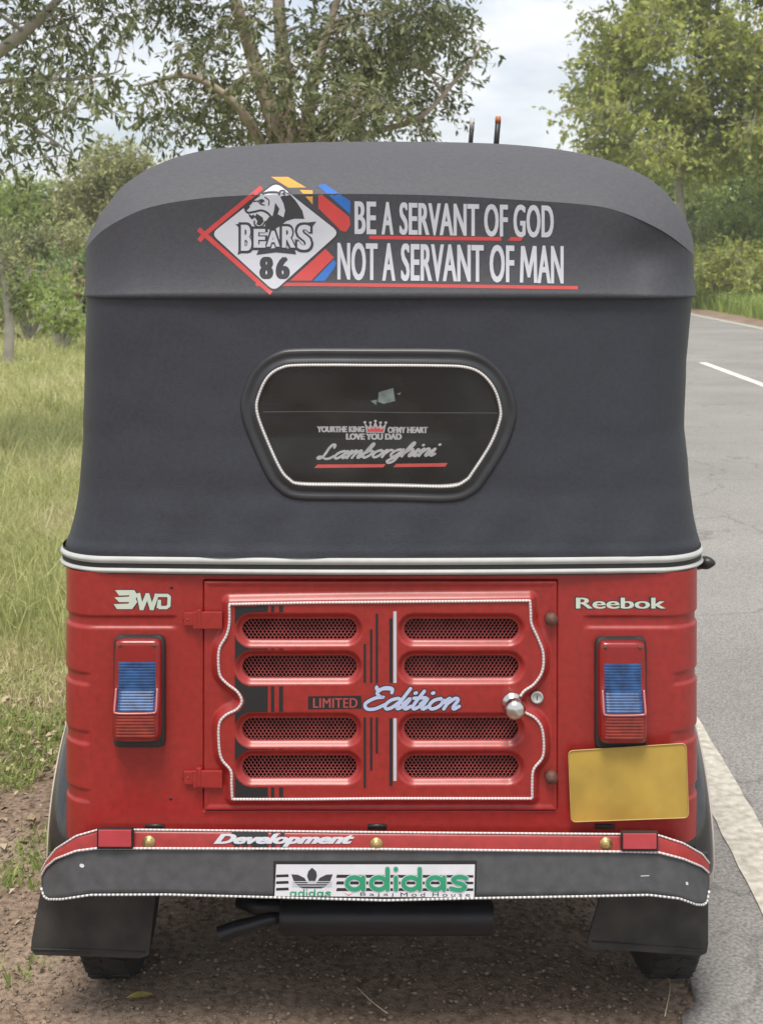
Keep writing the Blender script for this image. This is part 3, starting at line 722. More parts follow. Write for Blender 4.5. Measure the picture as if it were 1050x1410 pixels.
decal('sticker_remnant', poly2d([(521, 540), (541, 534), (544, 552), (528, 556), (520, 553)])+poly2d([(510, 552), (519, 550), (518, 558)])+poly2d([(546, 542), (552, 540), (550, 544)]), mat('torn_sticker', (.13, .16, .155), .6, var=.35, vscale=60), seal, paneB, .0008)
M_wtxt = mat('grey_window_lettering', (.30, .30, .31), .5, var=.12, vscale=80)
W4 = lambda x, y: (425+x*.1905, 570+y*.1905)
def wbox(x0, y0, x1, y1): return (*W4(x0, y0), *W4(x1, y1))
decal('king_lettering', text2d('YOURTHE KING', wbox(58, 88, 402, 132), .03, bold=.5)+text2d('OFMY HEART', wbox(568, 92, 860, 138), .03, bold=.5)+text2d('LOVE YOU DAD', wbox(268, 140, 672, 186), .03, bold=.6), M_wtxt, seal, paneB, .0008)
decal('crown_sticker', poly2d([W4(*v) for v in ((415,136),(402,62),(432,95),(445,66),(462,98),(481,50),(500,98),(518,66),(530,95),(560,64),(545,136))])+[l for c in ((405,60),(445,62),(481,50),(518,62),(556,62)) for l in stroke2d([W4(c[0]-2, c[1]), W4(c[0]+2, c[1])], 3.4)], M_wtxt, seal, paneB, .0008)
decal('crown_fill', poly2d([W4(*v) for v in ((424,128),(420,98),(440,112),(455,98),(468,108),(481,88),(494,108),(508,98),(522,112),(542,98),(537,128))]), mat('crown_red', (.42, .05, .06), .5), seal, paneB, .0014)
decal('lamborghini_lettering', script2d('Lamborghini', SCRIPT, wbox(62, 226, 950, 368), 3.3, 0.5, slope=-0.03), M_wtxt, seal, paneB, .0008)
decal('red_underline', poly2d([W4(*v) for v in ((38,390),(62,365),(555,362),(538,385))])+poly2d([W4(*v) for v in ((608,384),(632,360),(1002,354),(985,380))]), mat('faded_red_tape', (.42, .06, .055), .5, var=.1), seal, paneB, .0009)

# --- visor panel and roof
creaseT = np.array([(113,352),(125,333),(150,311),(200,287),(260,275),(330,269),(430,267),(525,267),(620,269.5),(700,274),(800,281),(850,290),(905,314),(940,338),(959,356)], float)
silT = np.array([(113,352),(121,328),(135,300),(155,272),(175,251),(205,232),(240,217),(280,207),(330,201),(400,196.5),(525,194.5),(660,196.5),(740,202),(800,211),(850,225),(890,244),(915,264),(935,289),(950,318),(959,356)], float)
creaseT = np.array(catmull(creaseT, 8)); silT = np.array(catmull(silT, 8))
k = (0.13-CY)/F
def vis_plan(yb): return plan((113.5-525)*k, (959.5-525)*k, 0.14, yb, 0.018, 1.10, 10, 26, 110)
cols_n = len(vis_plan(0)[0])
top = []
p2, _ = vis_plan(0.018)
for (x, y) in p2:
    s_ = (min(y, 0.25)-CY)/F; px = 525+x/s_; py = np.interp(px, creaseT[:, 0], creaseT[:, 1])
    top.append((x, y, HC-(py-360)*s_))
zb = HC-(411-360)*(-0.005-CY)/F
bot, _ = vis_plan(-0.004); bot2, _ = vis_plan(0.012)
rows = [[(x, y, zb+0.001) for x, y in bot2], [(x, y, zb) for x, y in bot]]
NV = 16
for i in range(1, NV+1):
    v = i/NV; e = v+0.10*math.sin(math.pi*v)*(-1)
    rr = []
    for (a, b), T in zip(bot, top):
        x, y, z = a+(T[0]-a)*v, b+(T[1]-b)*v+0.016*math.sin(math.pi*v**0.8)*(1-abs(a)*0.5), zb+(T[2]-zb)*v
        dent = 0.016*math.exp(-((x-0.535)/0.06)**2-((z-1.565)/0.05)**2)+0.005*(float(fbm(np.array(x*4), np.array(z*6)))-.47)*math.sin(math.pi*v)
        rr.append((x, y+dent, z))
    rows.append(rr)
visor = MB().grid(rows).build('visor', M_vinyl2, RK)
arc0, arc1 = 10, cols_n-10
C0 = np.array(top)[arc0-1:arc1+1]
def arclen(A): return np.concatenate([[0], np.cumsum(np.hypot(*np.diff(A, axis=0).T))])
cpx = np.array([(525+x*F/(y-CY), 360-(z-HC)*F/(y-CY)) for x, y, z in C0])
al = arclen(cpx); tau = al/al[-1]; sl = arclen(silT); sl = sl/sl[-1]
S0 = []
for i, t in enumerate(tau):
    px, py = np.interp(t, sl, silT[:, 0]), np.interp(t, sl, silT[:, 1])
    Yv = C0[i, 1]+0.27*math.sin(math.pi*min(max(t, 0), 1))**0.7
    S0.append(P(px, py, Yv))
S0 = np.array(S0); wgt = (sst(0.0, 0.02, tau)*sst(0.0, 0.02, 1-tau))[:, None]; S0 = C0+(S0-C0)*wgt; rows = []
for t in np.linspace(0, 1, 12):
    A = C0+(S0-C0)*t; A[:, 2] += 0.018*math.sin(math.pi*t)*np.sin(np.pi*tau); rows.append(A)
for dy, dz in ((0.08, 0.004), (0.25, -0.004), (0.6, -0.03), (1.1, -0.09), (1.45, -0.16)):
    A = S0.copy(); A[:, 1] = A[:, 1]+dy*(1.0 if dy < .3 else 1.0); A[:, 2] += dz*np.sin(np.pi*tau)**0.3; rows.append(A)
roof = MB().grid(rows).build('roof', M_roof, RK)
n_r = len(rows)
bmv = MB(); bmv.v = [tuple(v.co) for v in visor.data.vertices]; bmv.f = [tuple(p.vertices) for p in visor.data.polygons]; bmv.mi = [0]*len(bmv.f)
bmv.add([tuple(v.co) for v in roof.data.vertices], [tuple(p.vertices) for p in roof.data.polygons])
hoodB = BVHTree.FromPolygons([Vector(v) for v in bmv.v], bmv.f)

# visor lettering and emblem
def servant():
    o = []
    for y0, y1, sp, ws in ((276.5, 321.5, .02, (('BE', 57, 152), ('A', 175, 228), ('SERVANT', 253, 602), ('OF', 624, 728), ('GOD', 752, 929))),
                           (333.5, 385.5, .016, (('NOT', -18, 158), ('A', 178, 236), ('SERVANT', 260, 622), ('OF', 648, 756), ('AN', 857, 972)))):
        for w_, a, b in ws:
            dy = (470+a*.3143-470)*sp
            o += text2d(w_, (470+a*.3143, y0+dy, 470+b*.3143, y1+dy), .008, bold=.85, slope=sp, spacing=1.04)
    return o+stroke2d([(717.5, 389), (719, 339)], 4.6, False, roundcap=False)+stroke2d([(737, 389.5), (736, 339)], 4.6, False, roundcap=False)+poly2d([(717, 338.5), (722, 338.5), (727.7, 366), (733, 338.5), (738, 338.5), (729.5, 382), (726, 382)])
for nm, m_, ly, of in (('servant_lettering', M_swhite, servant(), .0016),
                       ('red_line', M_sred, stroke2d([(508, 326.5), (600, 327.8), (690, 328.6)], 5, roundcap=False), .0008),
                       ('red_line', M_sred, poly2d([(703, 326), (721, 326.5), (716, 331.5), (699, 331)]), .0008),
                       ('red_line', M_sred, stroke2d([(352, 391.5), (450, 391.6), (650, 394), (795, 396)], 4.6, roundcap=False), .0008)):
    decal(nm, ly, m_, visor, hoodB, of, L=9)
E_ = lambda *v: [(265+x*.21905, 235+y*.21905) for x, y in v]
em = lambda nm, pts, m_, of: decal(nm, poly2d(E_(*pts)), m_, visor, hoodB, of, L=7)
em('orange_bar', ((492,38),(600,38),(715,105),(602,106)), M_sorange, .0008)
em('orange_bar', ((672,120),(755,122),(755,212)), M_sorange, .0008)
em('red_bar', ((790,130),(985,290),(992,340),(965,382),(935,378),(790,235)), M_sred, .0008)
em('blue_bar', ((785,92),(830,82),(992,190),(990,272)), M_sblue, .0008)
em('red_bar', ((835,490),(888,545),(745,690),(612,690)), M_sred, .0008)
em('blue_bar', ((885,560),(905,580),(885,620),(830,692),(760,692)), M_sblue, .0008)
decal('red_border', stroke2d(E_((45, 435), (75, 400), (430, 108)), 6.4, smooth=False, roundcap=False)+stroke2d(E_((42, 370), (270, 570), (490, 765)), 6.4, smooth=False, roundcap=False), M_sred, visor, hoodB, .0010, L=9)
def rounded(poly, r, n=5):
    o = []; N = len(poly); poly = [np.array(p, float) for p in poly]
    for i in range(N):
        a, b, c = poly[i-1], poly[i], poly[(i+1) % N]; u, v = (a-b)/np.linalg.norm(a-b), (c-b)/np.linalg.norm(c-b)
        for t in np.linspace(0, 1, n): o.append(tuple(b+u*r*(1-t)**2+v*r*t**2))
    return o
dm = [(525, 74), (922, 388), (512, 758), (118, 395)]
decal('emblem_edge', poly2d(E_(*rounded([(525, 62), (936, 388), (512, 772), (104, 395)], 48))), M_sdark, visor, hoodB, .0014, L=7)
decal('emblem_field', poly2d(E_(*rounded(dm, 46))), M_swhite, visor, hoodB, .0020, L=7)
head = poly2d(E_((575,130),(615,150),(650,190),(690,250),(703,302),(640,300),(590,315),(545,350),(500,377),(455,357),(458,322),(480,290),(502,285),(512,250),(520,200),(546,238),(535,272),(572,292),(582,250),(572,205),(552,165)))
head += stroke2d(E_((334,248),(330,225),(362,208),(382,182),(418,155),(470,138),(520,136),(548,142)), 2.6)
head += stroke2d(E_((545,150),(552,130),(576,128),(578,150)), 2.4)
head += stroke2d(E_((332,245),(348,262),(392,256),(432,248),(468,262),(494,288)), 2.8)
head += poly2d(E_((330,222),(352,212),(362,226),(345,245),(332,246)))+poly2d(E_((352,268),(372,282),(384,272),(392,286),(404,268),(440,292),(448,318),(426,344),(402,336),(408,316),(392,292),(374,306),(356,286)))
head += stroke2d(E_((388,316),(392,338),(412,352),(440,346),(458,318)), 2.2)+poly2d(E_((412,182),(440,176),(456,190),(440,198),(436,206)))
head += stroke2d(E_((385,192),(410,190),(432,210),(452,214)), 1.6)+stroke2d(E_((455,165),(480,185),(478,215)), 1.4)
decal('bear_head_print', head, M_sdark, visor, hoodB, .0026, L=7)
let = [('B', 302, 336, 374, 506), ('E', 382, 362, 462, 486), ('A', 462, 374, 552, 480), ('R', 560, 346, 650, 486), ('S', 655, 336, 748, 500)]
eb = lambda a, b, c, d, g: (265+(a-g)*.21905, 235+(b-g)*.21905, 265+(c+g)*.21905, 235+(d+g)*.21905)
lay = []
for ch, a, b, c, d in let: lay += text2d(ch, eb(a, b, c, d, 13), .05, bold=1.8)
lay += poly2d(E_((270,335),(335,330),(330,362),(308,370)))+poly2d(E_((283,527),(298,470),(345,505)))+poly2d(E_((690,328),(778,318),(735,372)))+poly2d(E_((402,528),(415,500),(525,484),(640,490),(652,525),(525,512)))
decal('bears_outline', lay, M_sdark, visor, hoodB, .0032, L=7)
lay = []
for ch, a, b, c, d in let: lay += text2d(ch, eb(a, b, c, d, -3), .02, bold=.9)
decal('bears_lettering', lay, M_swhite, visor, hoodB, .0054, L=7)
decal('number_print', text2d('8', eb(420, 540, 508, 682, 0), .02, bold=2.0)+text2d('6', eb(522, 540, 612, 682, 0), .02, bold=2.0), M_sdark, visor, hoodB, .0026, L=7)

# aerials on the roof, tie hook at the side
for px, py, c_, lean in ((648, 162, (.40, .40, .40), -.004), (683.5, 160, (.42, .13, .05), .006)):
    Yv = 0.9; b = Vector(P(px-2, 215, Yv)); t_ = Vector(P(px+2, py+6, Yv))
    an = MB().tube([b, t_], 0.0062 if px < 660 else 0.0075, 10).build('aerial', M_black, RK)
    cut = t_-(t_-b)*(0.22 if px < 660 else .06)
    MB().tube([cut, Vector(P(px+2, py, Yv))], [0.0068, 0.0062] if px < 660 else [0.0082, 0.0075], 10).build('aerial_tip', mat('aerial_tip_paint', c_, .5), an)
MB().tube(catmull([P(960, 777, .16), P(968, 775, .14), P(977, 775, .13), P(984, 776, .13)], 4), [.012, .012, .012, .013, .014, .014, .014, .013, .012, .010, .008, .006, .003], 10).build('side_hook', M_black, RK)

# --- wheel arches
def arch(sgn, x_in, x_low, x_top):
    yc, zc, R = 0.36, 0.30, 0.325; rows = []; edge_ = []
    for th in np.linspace(-0.08, math.pi+0.1, 30):
        y, z = yc-R*math.cos(th), zc+R*math.sin(th); w_ = abs(x_low)+(abs(x_top)-abs(x_low))*max(0, math.sin(th))**2.0
        n = np.array([-math.cos(th), math.sin(th)]); r_ = []
        for t in np.linspace(0, 1, 9):
            x = abs(x_in)+(w_-abs(x_in))*math.sin(t*math.pi/2); o_ = -0.05*(1-math.cos(t*math.pi/2))
            r_.append((sgn*x, y+n[0]*o_, z+n[1]*o_))
        rows.append(r_); edge_.append(r_[-1])
    a = MB().grid(rows).build('wheel_arch', M_gloss, RK); a.modifiers.new('t', 'SOLIDIFY').thickness = 0.004
    MB().tube(edge_, 0.0035, 6).build('arch_trim', mat('arch_trim_paint', (.55, .45, .42), .35, .3), a)
    MB().tube([(sgn*(abs(x_in)+.012), y, z) for (x, y, z) in [r[2] for r in rows]], 0.006, 6).build('arch_bead', M_rubber, a)
arch(-1, -0.60, -0.688, -0.682); arch(1, 0.60, 0.684, 0.678)

# --- bumper: red strip over a rubber skirt, drooping at both ends
Tt = np.array([(57,1200),(63,1187),(77,1169),(105,1151),(135,1142.5),(200,1142.5),(350,1144),(525,1146),(851,1148.5),(906,1150),(940,1161),(966,1176),(977,1190)], float)
Mt = np.array([(57,1206),(63,1194),(77,1182),(105,1171),(132,1167.5),(200,1167.5),(350,1168),(525,1168.5),(856,1172),(906,1173),(940,1182),(966,1193),(977,1203)], float)
Bt = np.array([(55,1218),(58,1230),(66,1238),(85,1238),(125,1232),(230,1231.5),(363,1235),(530,1239.5),(657,1236.5),(825,1233.5),(893,1232),(935,1237),(958,1245.5),(972,1246),(977,1216)], float)
def bump_y(px, base): e = max(0, (110-px)/55, (px-925)/52); return base+0.055*min(e, 1.1)**2
pxs = np.concatenate([np.linspace(57, 140, 26), np.linspace(146, 900, 90), np.linspace(905, 976, 24)])
rows = []; Tl = []; Ml = []; Bl = []
for px in pxs:
    t_, m_ = np.interp(px, Tt[:, 0], Tt[:, 1]), np.interp(px, Mt[:, 0], Mt[:, 1])
    bl = [(x, y) for x, y in Bt]; b_ = np.interp(px, Bt[1:-1, 0], Bt[1:-1, 1])
    r_ = [P(px, t_, bump_y(px, -0.045)+.03), P(px, t_, bump_y(px, -0.072))]+[P(px, t_+(m_-t_)*v, bump_y(px, -0.072-0.010*v-0.001*math.sin(math.pi*v))) for v in (.25, .5, .75, 1)]
    rows.append(r_); Tl.append(r_[1]); Ml.append(r_[-1])
bar = MB().grid(rows).build('bumper', M_red, RK); barB = bvh_of(bar)
rows = []
for px in pxs:
    m_, b_ = np.interp(px, Mt[:, 0], Mt[:, 1]), np.interp(px, Bt[1:-1, 0], Bt[1:-1, 1])
    if px < 66: b_ = np.interp(px, [57, 60, 66], [1222, 1233, 1238])
    if px > 968: b_ = np.interp(px, [968, 974, 977], [1246.5, 1240, 1216])
    r_ = [P(px, m_+(b_-m_)*v, bump_y(px, -0.080-0.016*v)) for v in np.linspace(0, 1, 9)]
    rows.append(r_); Bl.append(r_[-1])
skirt = MB().grid(rows).build('skirt', M_skirt, bar); skirt.modifiers.new('t', 'SOLIDIFY').thickness = 0.005; skirtB = bvh_of(skirt)
def resample(pts, step):
    q = np.array(pts); cum = np.concatenate([[0], np.cumsum(np.linalg.norm(np.diff(q, axis=0), axis=1))]); ts = np.arange(0, cum[-1], step)
    return [tuple(np.interp(ts, cum, q[:, i])[j] for i in range(3)) for j in range(len(ts))]
sh = lambda L_, d: [(a, b-d, c) for a, b, c in L_]
MB().tube(resample(sh(Tl, .001), .004), 0.0021, 6, stripe=1).build('cord_trim', [M_cordw, M_cordp], bar)
MB().tube(resample(sh(Ml, .003), .004), 0.0023, 6, stripe=1).build('cord_trim', [M_cordw, M_cordp], bar)
MB().tube(resample(sh(Bl, .002), .0042), 0.0023, 6, stripe=1).build('cord_trim', [M_cordw, M_cordk], bar)
for a, b, c, d in ((133, 183, 1142, 1170), (855, 906, 1147, 1173)):
    o_ = [P(a, c, -.0905), P(b, c, -.0905), P(b, d, -.0905), P(a, d, -.0905)]
    h_ = MB().prism(o_, (0, .012, 0)).build('reflector', M_black, bar, smooth=False, bevel=.002)
    g = 2.5; MB().prism([P(a+g, c+g-1, -.0925), P(b-g, c+g-1, -.0925), P(b-g, d-g-1, -.0925), P(a+g, d-g-1, -.0925)], (0, .004, 0)).build('reflector_lens', mat('red_reflector', (.46, .05, .065), .3, var=.1, coat=.5, bump=.3, bscale=500), h_, smooth=False, bevel=.001)
for a, b in ((205, 1160), (518, 1162.5), (834, 1162)):
    p_ = on(barB, a, b, 0)
    w_ = MB().lathe([(0, .0125), (.002, .0125), (.0025, .008), (.005, .0075), (.0065, .005), (.007, 0)], p_, (0, -1, .15), 18).build('bumper_screw', M_brass, bar)
decal('black_stripe_sticker', poly2d([(319, 1144), (369, 1144.5), (369, 1168), (319, 1168)])+poly2d([(373.5, 1144.5), (379, 1144.5), (379, 1168), (373.5, 1168)])+poly2d([(386, 1144.6), (391.5, 1144.6), (391.5, 1168), (386, 1168)]), M_sblack, bar, barB, .0034, L=6)
decal('development_lettering', text2d('Development', (294, 1148.5, 488, 1166), .035, shear=.42, bold=.9, slope=.0), M_swhite, bar, barB, .0052, L=6)
M_spot = mat('chipped_white_spot', (.6, .6, .6), .6)
decal('paint_chip', stroke2d([(112, 1192), (113.5, 1192.5)], 5), M_spot, skirt, skirtB, .0008); decal('paint_chip', stroke2d([(945, 1216), (945.5, 1217.5)], 3.2), M_spot, skirt, skirtB, .0008)
decal('scratch', stroke2d([(882, 1206.5), (893, 1206)], 1.0), M_spot, skirt, skirtB, .0008)
# sponsor plate on the skirt
A3 = lambda x, y: (370+x*.28571, 1175+y*.28571)
decal('plate_frame', poly2d([A3(22, 38), A3(1002, 36), A3(998, 208), A3(20, 206)]), M_sblack, skirt, skirtB, .0012, L=12)
brand = decal('brand_plate', poly2d([A3(36, 54), A3(992, 54), A3(988, 214), A3(28, 206)]), mat('silver_white_plate', (.56, .56, .60), .4, var=.05), skirt, skirtB, .0022, L=12); brandB = bvh_of(brand)
def ad(nm, ly, m_, of): return decal(nm, ly, m_, skirt, brandB, of, L=10)
st = []
for y in (112, 144, 176):
    st += poly2d([A3(36, y-8), A3(94, y-10), A3(96, y+3), A3(34, y+5)])
    st += poly2d([A3(328, y-8), A3(985, y-6), A3(985, y+6), A3(324, y+7)])
ad('print_stripes', st, M_sblack, .0008)
leaf_c = [A3(*v) for v in ((208, 70), (228, 88), (232, 110), (224, 134), (192, 134), (184, 110), (190, 88))]
leaf_l = [A3(*v) for v in ((108, 102), (140, 104), (172, 120), (190, 150), (196, 168), (150, 166), (122, 140))]
leaf_r = [A3(*v) for v in ((308, 102), (276, 104), (244, 120), (226, 150), (220, 168), (266, 166), (294, 140))]
ad('trefoil_print', poly2d(leaf_c)+poly2d(leaf_l)+poly2d(leaf_r)+poly2d([A3(150, 150), A3(266, 150), A3(255, 170), A3(160, 170)]), M_sdark, .0008)
ad('trefoil_gap', [l for y in (137, 147, 158) for l in stroke2d([A3(112, y), A3(304, y)], 1.1, smooth=False, roundcap=False)], M_swhite, .0030)
ad('small_adidas_lettering', script2d('adidas', GEO, (*A3(104, 176), *A3(296, 206)), 1.9), M_sgreen, .0012)
ad('adidas_outline', script2d('adidas', GEO, (*A3(376, 76), *A3(950, 176)), 8.2), M_swhite, .0016)
ad('adidas_lettering', script2d('adidas', GEO, (*A3(376, 76), *A3(950, 176)), 6.0), M_sgreen, .0032)
for w_, a, b in (('Bajaj', 440, 600), ('Mod', 634, 752), ('House', 788, 968)): ad('maker_lettering', text2d(w_, (*A3(a, 190), *A3(b, 210)), .0, spacing=1.5), M_sdark, .0012)
ad('maker_mark', poly2d([A3(360, 190), A3(384, 202), A3(408, 190), A3(408, 216), A3(384, 206), A3(360, 216)]), M_sred, .0012)

# --- mudflaps, wheels, exhaust, underside
def flap(pts, Y, ridge):
    f = MB().prism([P(a, b, Y) for a, b in pts], (0, .008, 0)).build('mudflap', M_flap, RK, smooth=False, bevel=.002)
    MB().tube([P(a, b, Y-.001) for a, b in ridge], .0022, 6).build('flap_rib', M_flap, f)
flap([(66,1175),(58,1215),(43,1296),(42,1309),(48,1316),(193,1320.5),(205,1316),(214,1236),(214,1175)], 0.02, [(46, 1307), (120, 1309), (200, 1312)])
flap([(828,1175),(823,1245),(808,1296),(809,1303),(816,1307),(964,1317),(973,1313),(975,1300),(975,1175)], 0.02, [(815, 1297), (890, 1303), (966, 1309)])
M_tyre = mat('tyre_rubber', (.016, .016, .016), .8, var=.3, vscale=20, bump=.3, bscale=80)
def wheel(x, y, w_, R):
    pr = [(-w_/2+.01, R*.52), (-w_/2, R*.66), (-w_/2, R*.84), (-w_/2+.012, R*.95), (-w_*.3, R*.992), (-.004, R), (.004, R), (w_*.3, R*.992), (w_/2-.012, R*.95), (w_/2, R*.84), (w_/2, R*.66), (w_/2-.01, R*.52)]
    t_ = MB().lathe(pr, (x, y, R), (1, 0, 0), 40).build('tyre', M_tyre, RK)
    MB().lathe([(-w_/2+.014, R*.54), (-w_/2+.03, R*.48), (-.02, R*.2), (-.02, .0), (.02, 0), (.02, R*.2), (w_/2-.03, R*.48), (w_/2-.014, R*.54)], (x, y, R), (1, 0, 0), 32).build('rim', M_silver, t_)
    tb = MB()
    for k in range(36):
        a = 2*math.pi*k/36
        for s_ in (-1, 1):
            c = Vector((x+s_*w_*.2, y+(R*.992)*math.sin(a), R-(R*.992)*math.cos(a)))
            from mathutils import Matrix
            tb.box(c, (w_*.28, .018, .006), rot=Matrix.Rotation(a, 3, 'X') @ Matrix.Rotation(.35*s_, 3, 'Z'))
    tb.build('tread', M_tyre, t_, smooth=False)
wheel((161-525)*(.22-CY)/F, 0.268, .125, .205); wheel((912-525)*(.22-CY)/F, 0.268, .125, .205); wheel(0.0, 2.15, .11, .205)
mz = P(530, 1263, .03)[2]
mu = MB().lathe([(-.215, 0), (-.215, .030), (-.210, .034), (-.20, .0345), (.20, .0345), (.21, .034), (.215, .030), (.215, 0)], (P(532, 1263, .03)[0], .03, mz), (1, 0, 0), 28).build('muffler', M_muff, RK, angle=.8)
pp_ = catmull([P(392, 1264, .03), P(370, 1266, .02), P(345, 1273, .01), P(322, 1280, .0), P(301, 1288, -.005)], 5)
MB().tube(pp_, [.011+.006*i/(len(pp_)-1) for i in range(len(pp_))], 14, cap=False).build('exhaust_pipe', M_muff, mu)
MB().tube(pp_, [.009+.006*i/(len(pp_)-1) for i in range(len(pp_))], 12, cap=False).build('exhaust_bore', M_dark, mu)
for a in (440, 575):
    MB().box((P(a, 1250, .03)[0], .05, mz+.045), (.03, .006, .07)).build('muffler_bracket', M_muff, mu, smooth=False, bevel=.001)
ch = MB(); ch.box((0.01, .62, .395), (1.16, 1.15, .03)); ch.box((0, .30, .30), (.42, .34, .17)); ch.box((-.22, .26, .25), (.16, .10, .10)); ch.box((.3, .3, .24), (.5, .05, .05)); ch.box((-.4, .26, .23), (.36, .045, .045))
ch.build('chassis', M_dark, RK, smooth=False, bevel=.008)
MB().tube([P(420, 1248, .12), P(360, 1250, .14), P(330, 1236, .16)], .02, 8).build('engine_mount', M_muff, RK)
# front half, out of the photograph's sight: floor, cowl, seat, posts, windscreen
fl = MB(); fl.box((0, 1.55, .36), (1.1, 1.0, .03)); fl.build('floor_pan', M_dark, RK, smooth=False)
rows = []
for z, hw, yy in ((.36, .30, 2.42), (.5, .42, 2.46), (.75, .50, 2.40), (.98, .52, 2.28)):
    rows.append([(hw*math.sin(a), yy-.38+.38*math.cos(a), z) for a in np.linspace(-1.45, 1.45, 21)])
MB().grid(rows).build('front_cowl', M_red, RK)
for sx in (-.52, .52): MB().tube([(sx, 2.0, .95), (sx*.98, 1.95, 1.3), (sx*.95, 1.78, 1.56)], .016, 8).build('front_post', M_black, RK)
st_ = MB(); st_.box((0, .62, .62), (1.1, .5, .14)); st_.box((0, .36, .86), (1.1, .12, .5)); st_.build('passenger_seat', M_rubber, RK, smooth=False, bevel=.02)

# ------------------------------------------------------------------ trees, shrubs, grass
M_bark = mat('grey_brown_bark', (0.28, 0.225, 0.165), 0.9, c2=(0.44, 0.37, 0.29), vscale=9, bump=0.6, bscale=30, bdist=0.01)
M_bark2 = mat('pale_bark', (0.30, 0.27, 0.23), 0.9, c2=(0.42, 0.39, 0.34), vscale=6, bump=0.6, bscale=25, bdist=0.01)
def leafmat(name, a, b, tr=0.35): return mat(name, a, 0.55, c2=b, island=True, transl=tr, spec=0.3)
LM = {
 'olive': leafmat('olive_leaf', (0.15, 0.185, 0.075), (0.33, 0.36, 0.15)),
 'grey': leafmat('grey_green_leaf', (0.115, 0.15, 0.07), (0.30, 0.33, 0.16)),
 'yellow': leafmat('yellow_green_leaf', (0.24, 0.31, 0.075), (0.58, 0.60, 0.18), 0.52),
 'green': leafmat('fresh_green_leaf', (0.20, 0.29, 0.075), (0.44, 0.53, 0.17), 0.45),
 'dark': leafmat('deep_green_leaf', (0.14, 0.21, 0.085), (0.32, 0.40, 0.16)),
 'brown': leafmat('dry_brown_leaf', (0.238, 0.178, 0.102), (0.459, 0.374, 0.221)),
 'mixed': leafmat('dusty_olive_leaf', (0.23, 0.26, 0.11), (0.47, 0.47, 0.22)),
}
def W(px, py, d): return np.array(P(px, py, d+CY))
def unit(v): return v/(np.linalg.norm(v, axis=-1, keepdims=True)+1e-9)
def leaf_quads(pos, dirs, length, ratio):
    n = len(pos); side = unit(np.cross(dirs, RNG.normal(size=(n, 3)))); up = np.cross(side, dirs)
    L = length*(0.6+0.7*RNG.random((n, 1))); wd = L*ratio*0.5
    bend = up*L*0.10
    return np.stack([pos, pos+dirs*L*0.45+side*wd+bend, pos+dirs*L, pos+dirs*L*0.45-side*wd+bend], 1)
def foliage(clusters, leaf, ratio, droop, per_sprig=9, sprig=3.2):
    Q = []; TW = []
    for c, r, n in clusters:
        c = np.array(c); r = np.array(r)*np.ones(3); m = max(1, n//per_sprig)
        u = unit(RNG.normal(size=(m, 3)))*(RNG.random((m, 1))**0.45)
        o = c+u*r
        d = unit(u*0.9+RNG.normal(size=(m, 3))*0.55+np.array([0, 0, -droop*0.6]))
        L = leaf*sprig*(0.6+0.8*RNG.random((m, 1)))
        t = RNG.random((m, per_sprig, 1))
        sag = np.array([0, 0, -1])*(t**2)*L[:, None]*droop*0.45
        pos = o[:, None]+d[:, None]*t*L[:, None]+sag
        ld = unit(d[:, None]*0.5+RNG.normal(size=(m, per_sprig, 3))*0.75+np.array([0, 0, -droop]))
        Q.append(leaf_quads(pos.reshape(-1, 3), ld.reshape(-1, 3), leaf, ratio))
        e = o+d*L+np.array([0, 0, -1])*L*droop*0.45
        sd = unit(np.cross(d, RNG.normal(size=(m, 3))))*leaf*0.035
        b = o-d*L*0.5
        TW.append(np.stack([b-sd, b+sd, e+sd*0.3, e-sd*0.3], 1))
    return np.concatenate(Q), np.concatenate(TW)
def plant(name, label, cat_, base, limbs, clusters, leaf, ratio, droop, lm, bark, group=None, connect=0.0, thin=0.02, per=9):
    base = np.array(base, float); root = tag(empty(name, tuple(base)), label, cat_, group)
    mb = MB(); pts = []
    for pl, r0, r1 in limbs:
        q = catmull(pl, 6); n = len(q)
        mb.tube([p-base for p in q], list(np.linspace(r0, r1, n)), 8)
        pts += [(p, r0+(r1-r0)*i/n) for i, p in enumerate(q)]
    PA = np.array([p for p, _ in pts])
    for c, r, n in clusters:
        if RNG.random() < connect:
            c = np.array(c); k = np.argmin(np.linalg.norm(PA-c, axis=1)+0.6*np.maximum(0, PA[:, 2]-c[2]))
            a = PA[k]; mid = (a+c)/2+RNG.normal(size=3)*0.08*np.linalg.norm(c-a)+np.array([0, 0, 0.08])*np.linalg.norm(c-a)
            q = catmull([a, mid, c], 5); mb.tube([p-base for p in q], list(np.linspace(min(thin, pts[k][1]*0.7), thin*0.25, len(q))), 5)
    mb.build('trunk', bark, root, fix=False)
    Q, TW = foliage(clusters, leaf, ratio, droop, per)
    crown = link('crown', soup('crown', Q-base, 4), lm, root, smooth=False)
    link('twigs', soup('twigs', TW-base, 4), bark, crown, smooth=False)
    return root

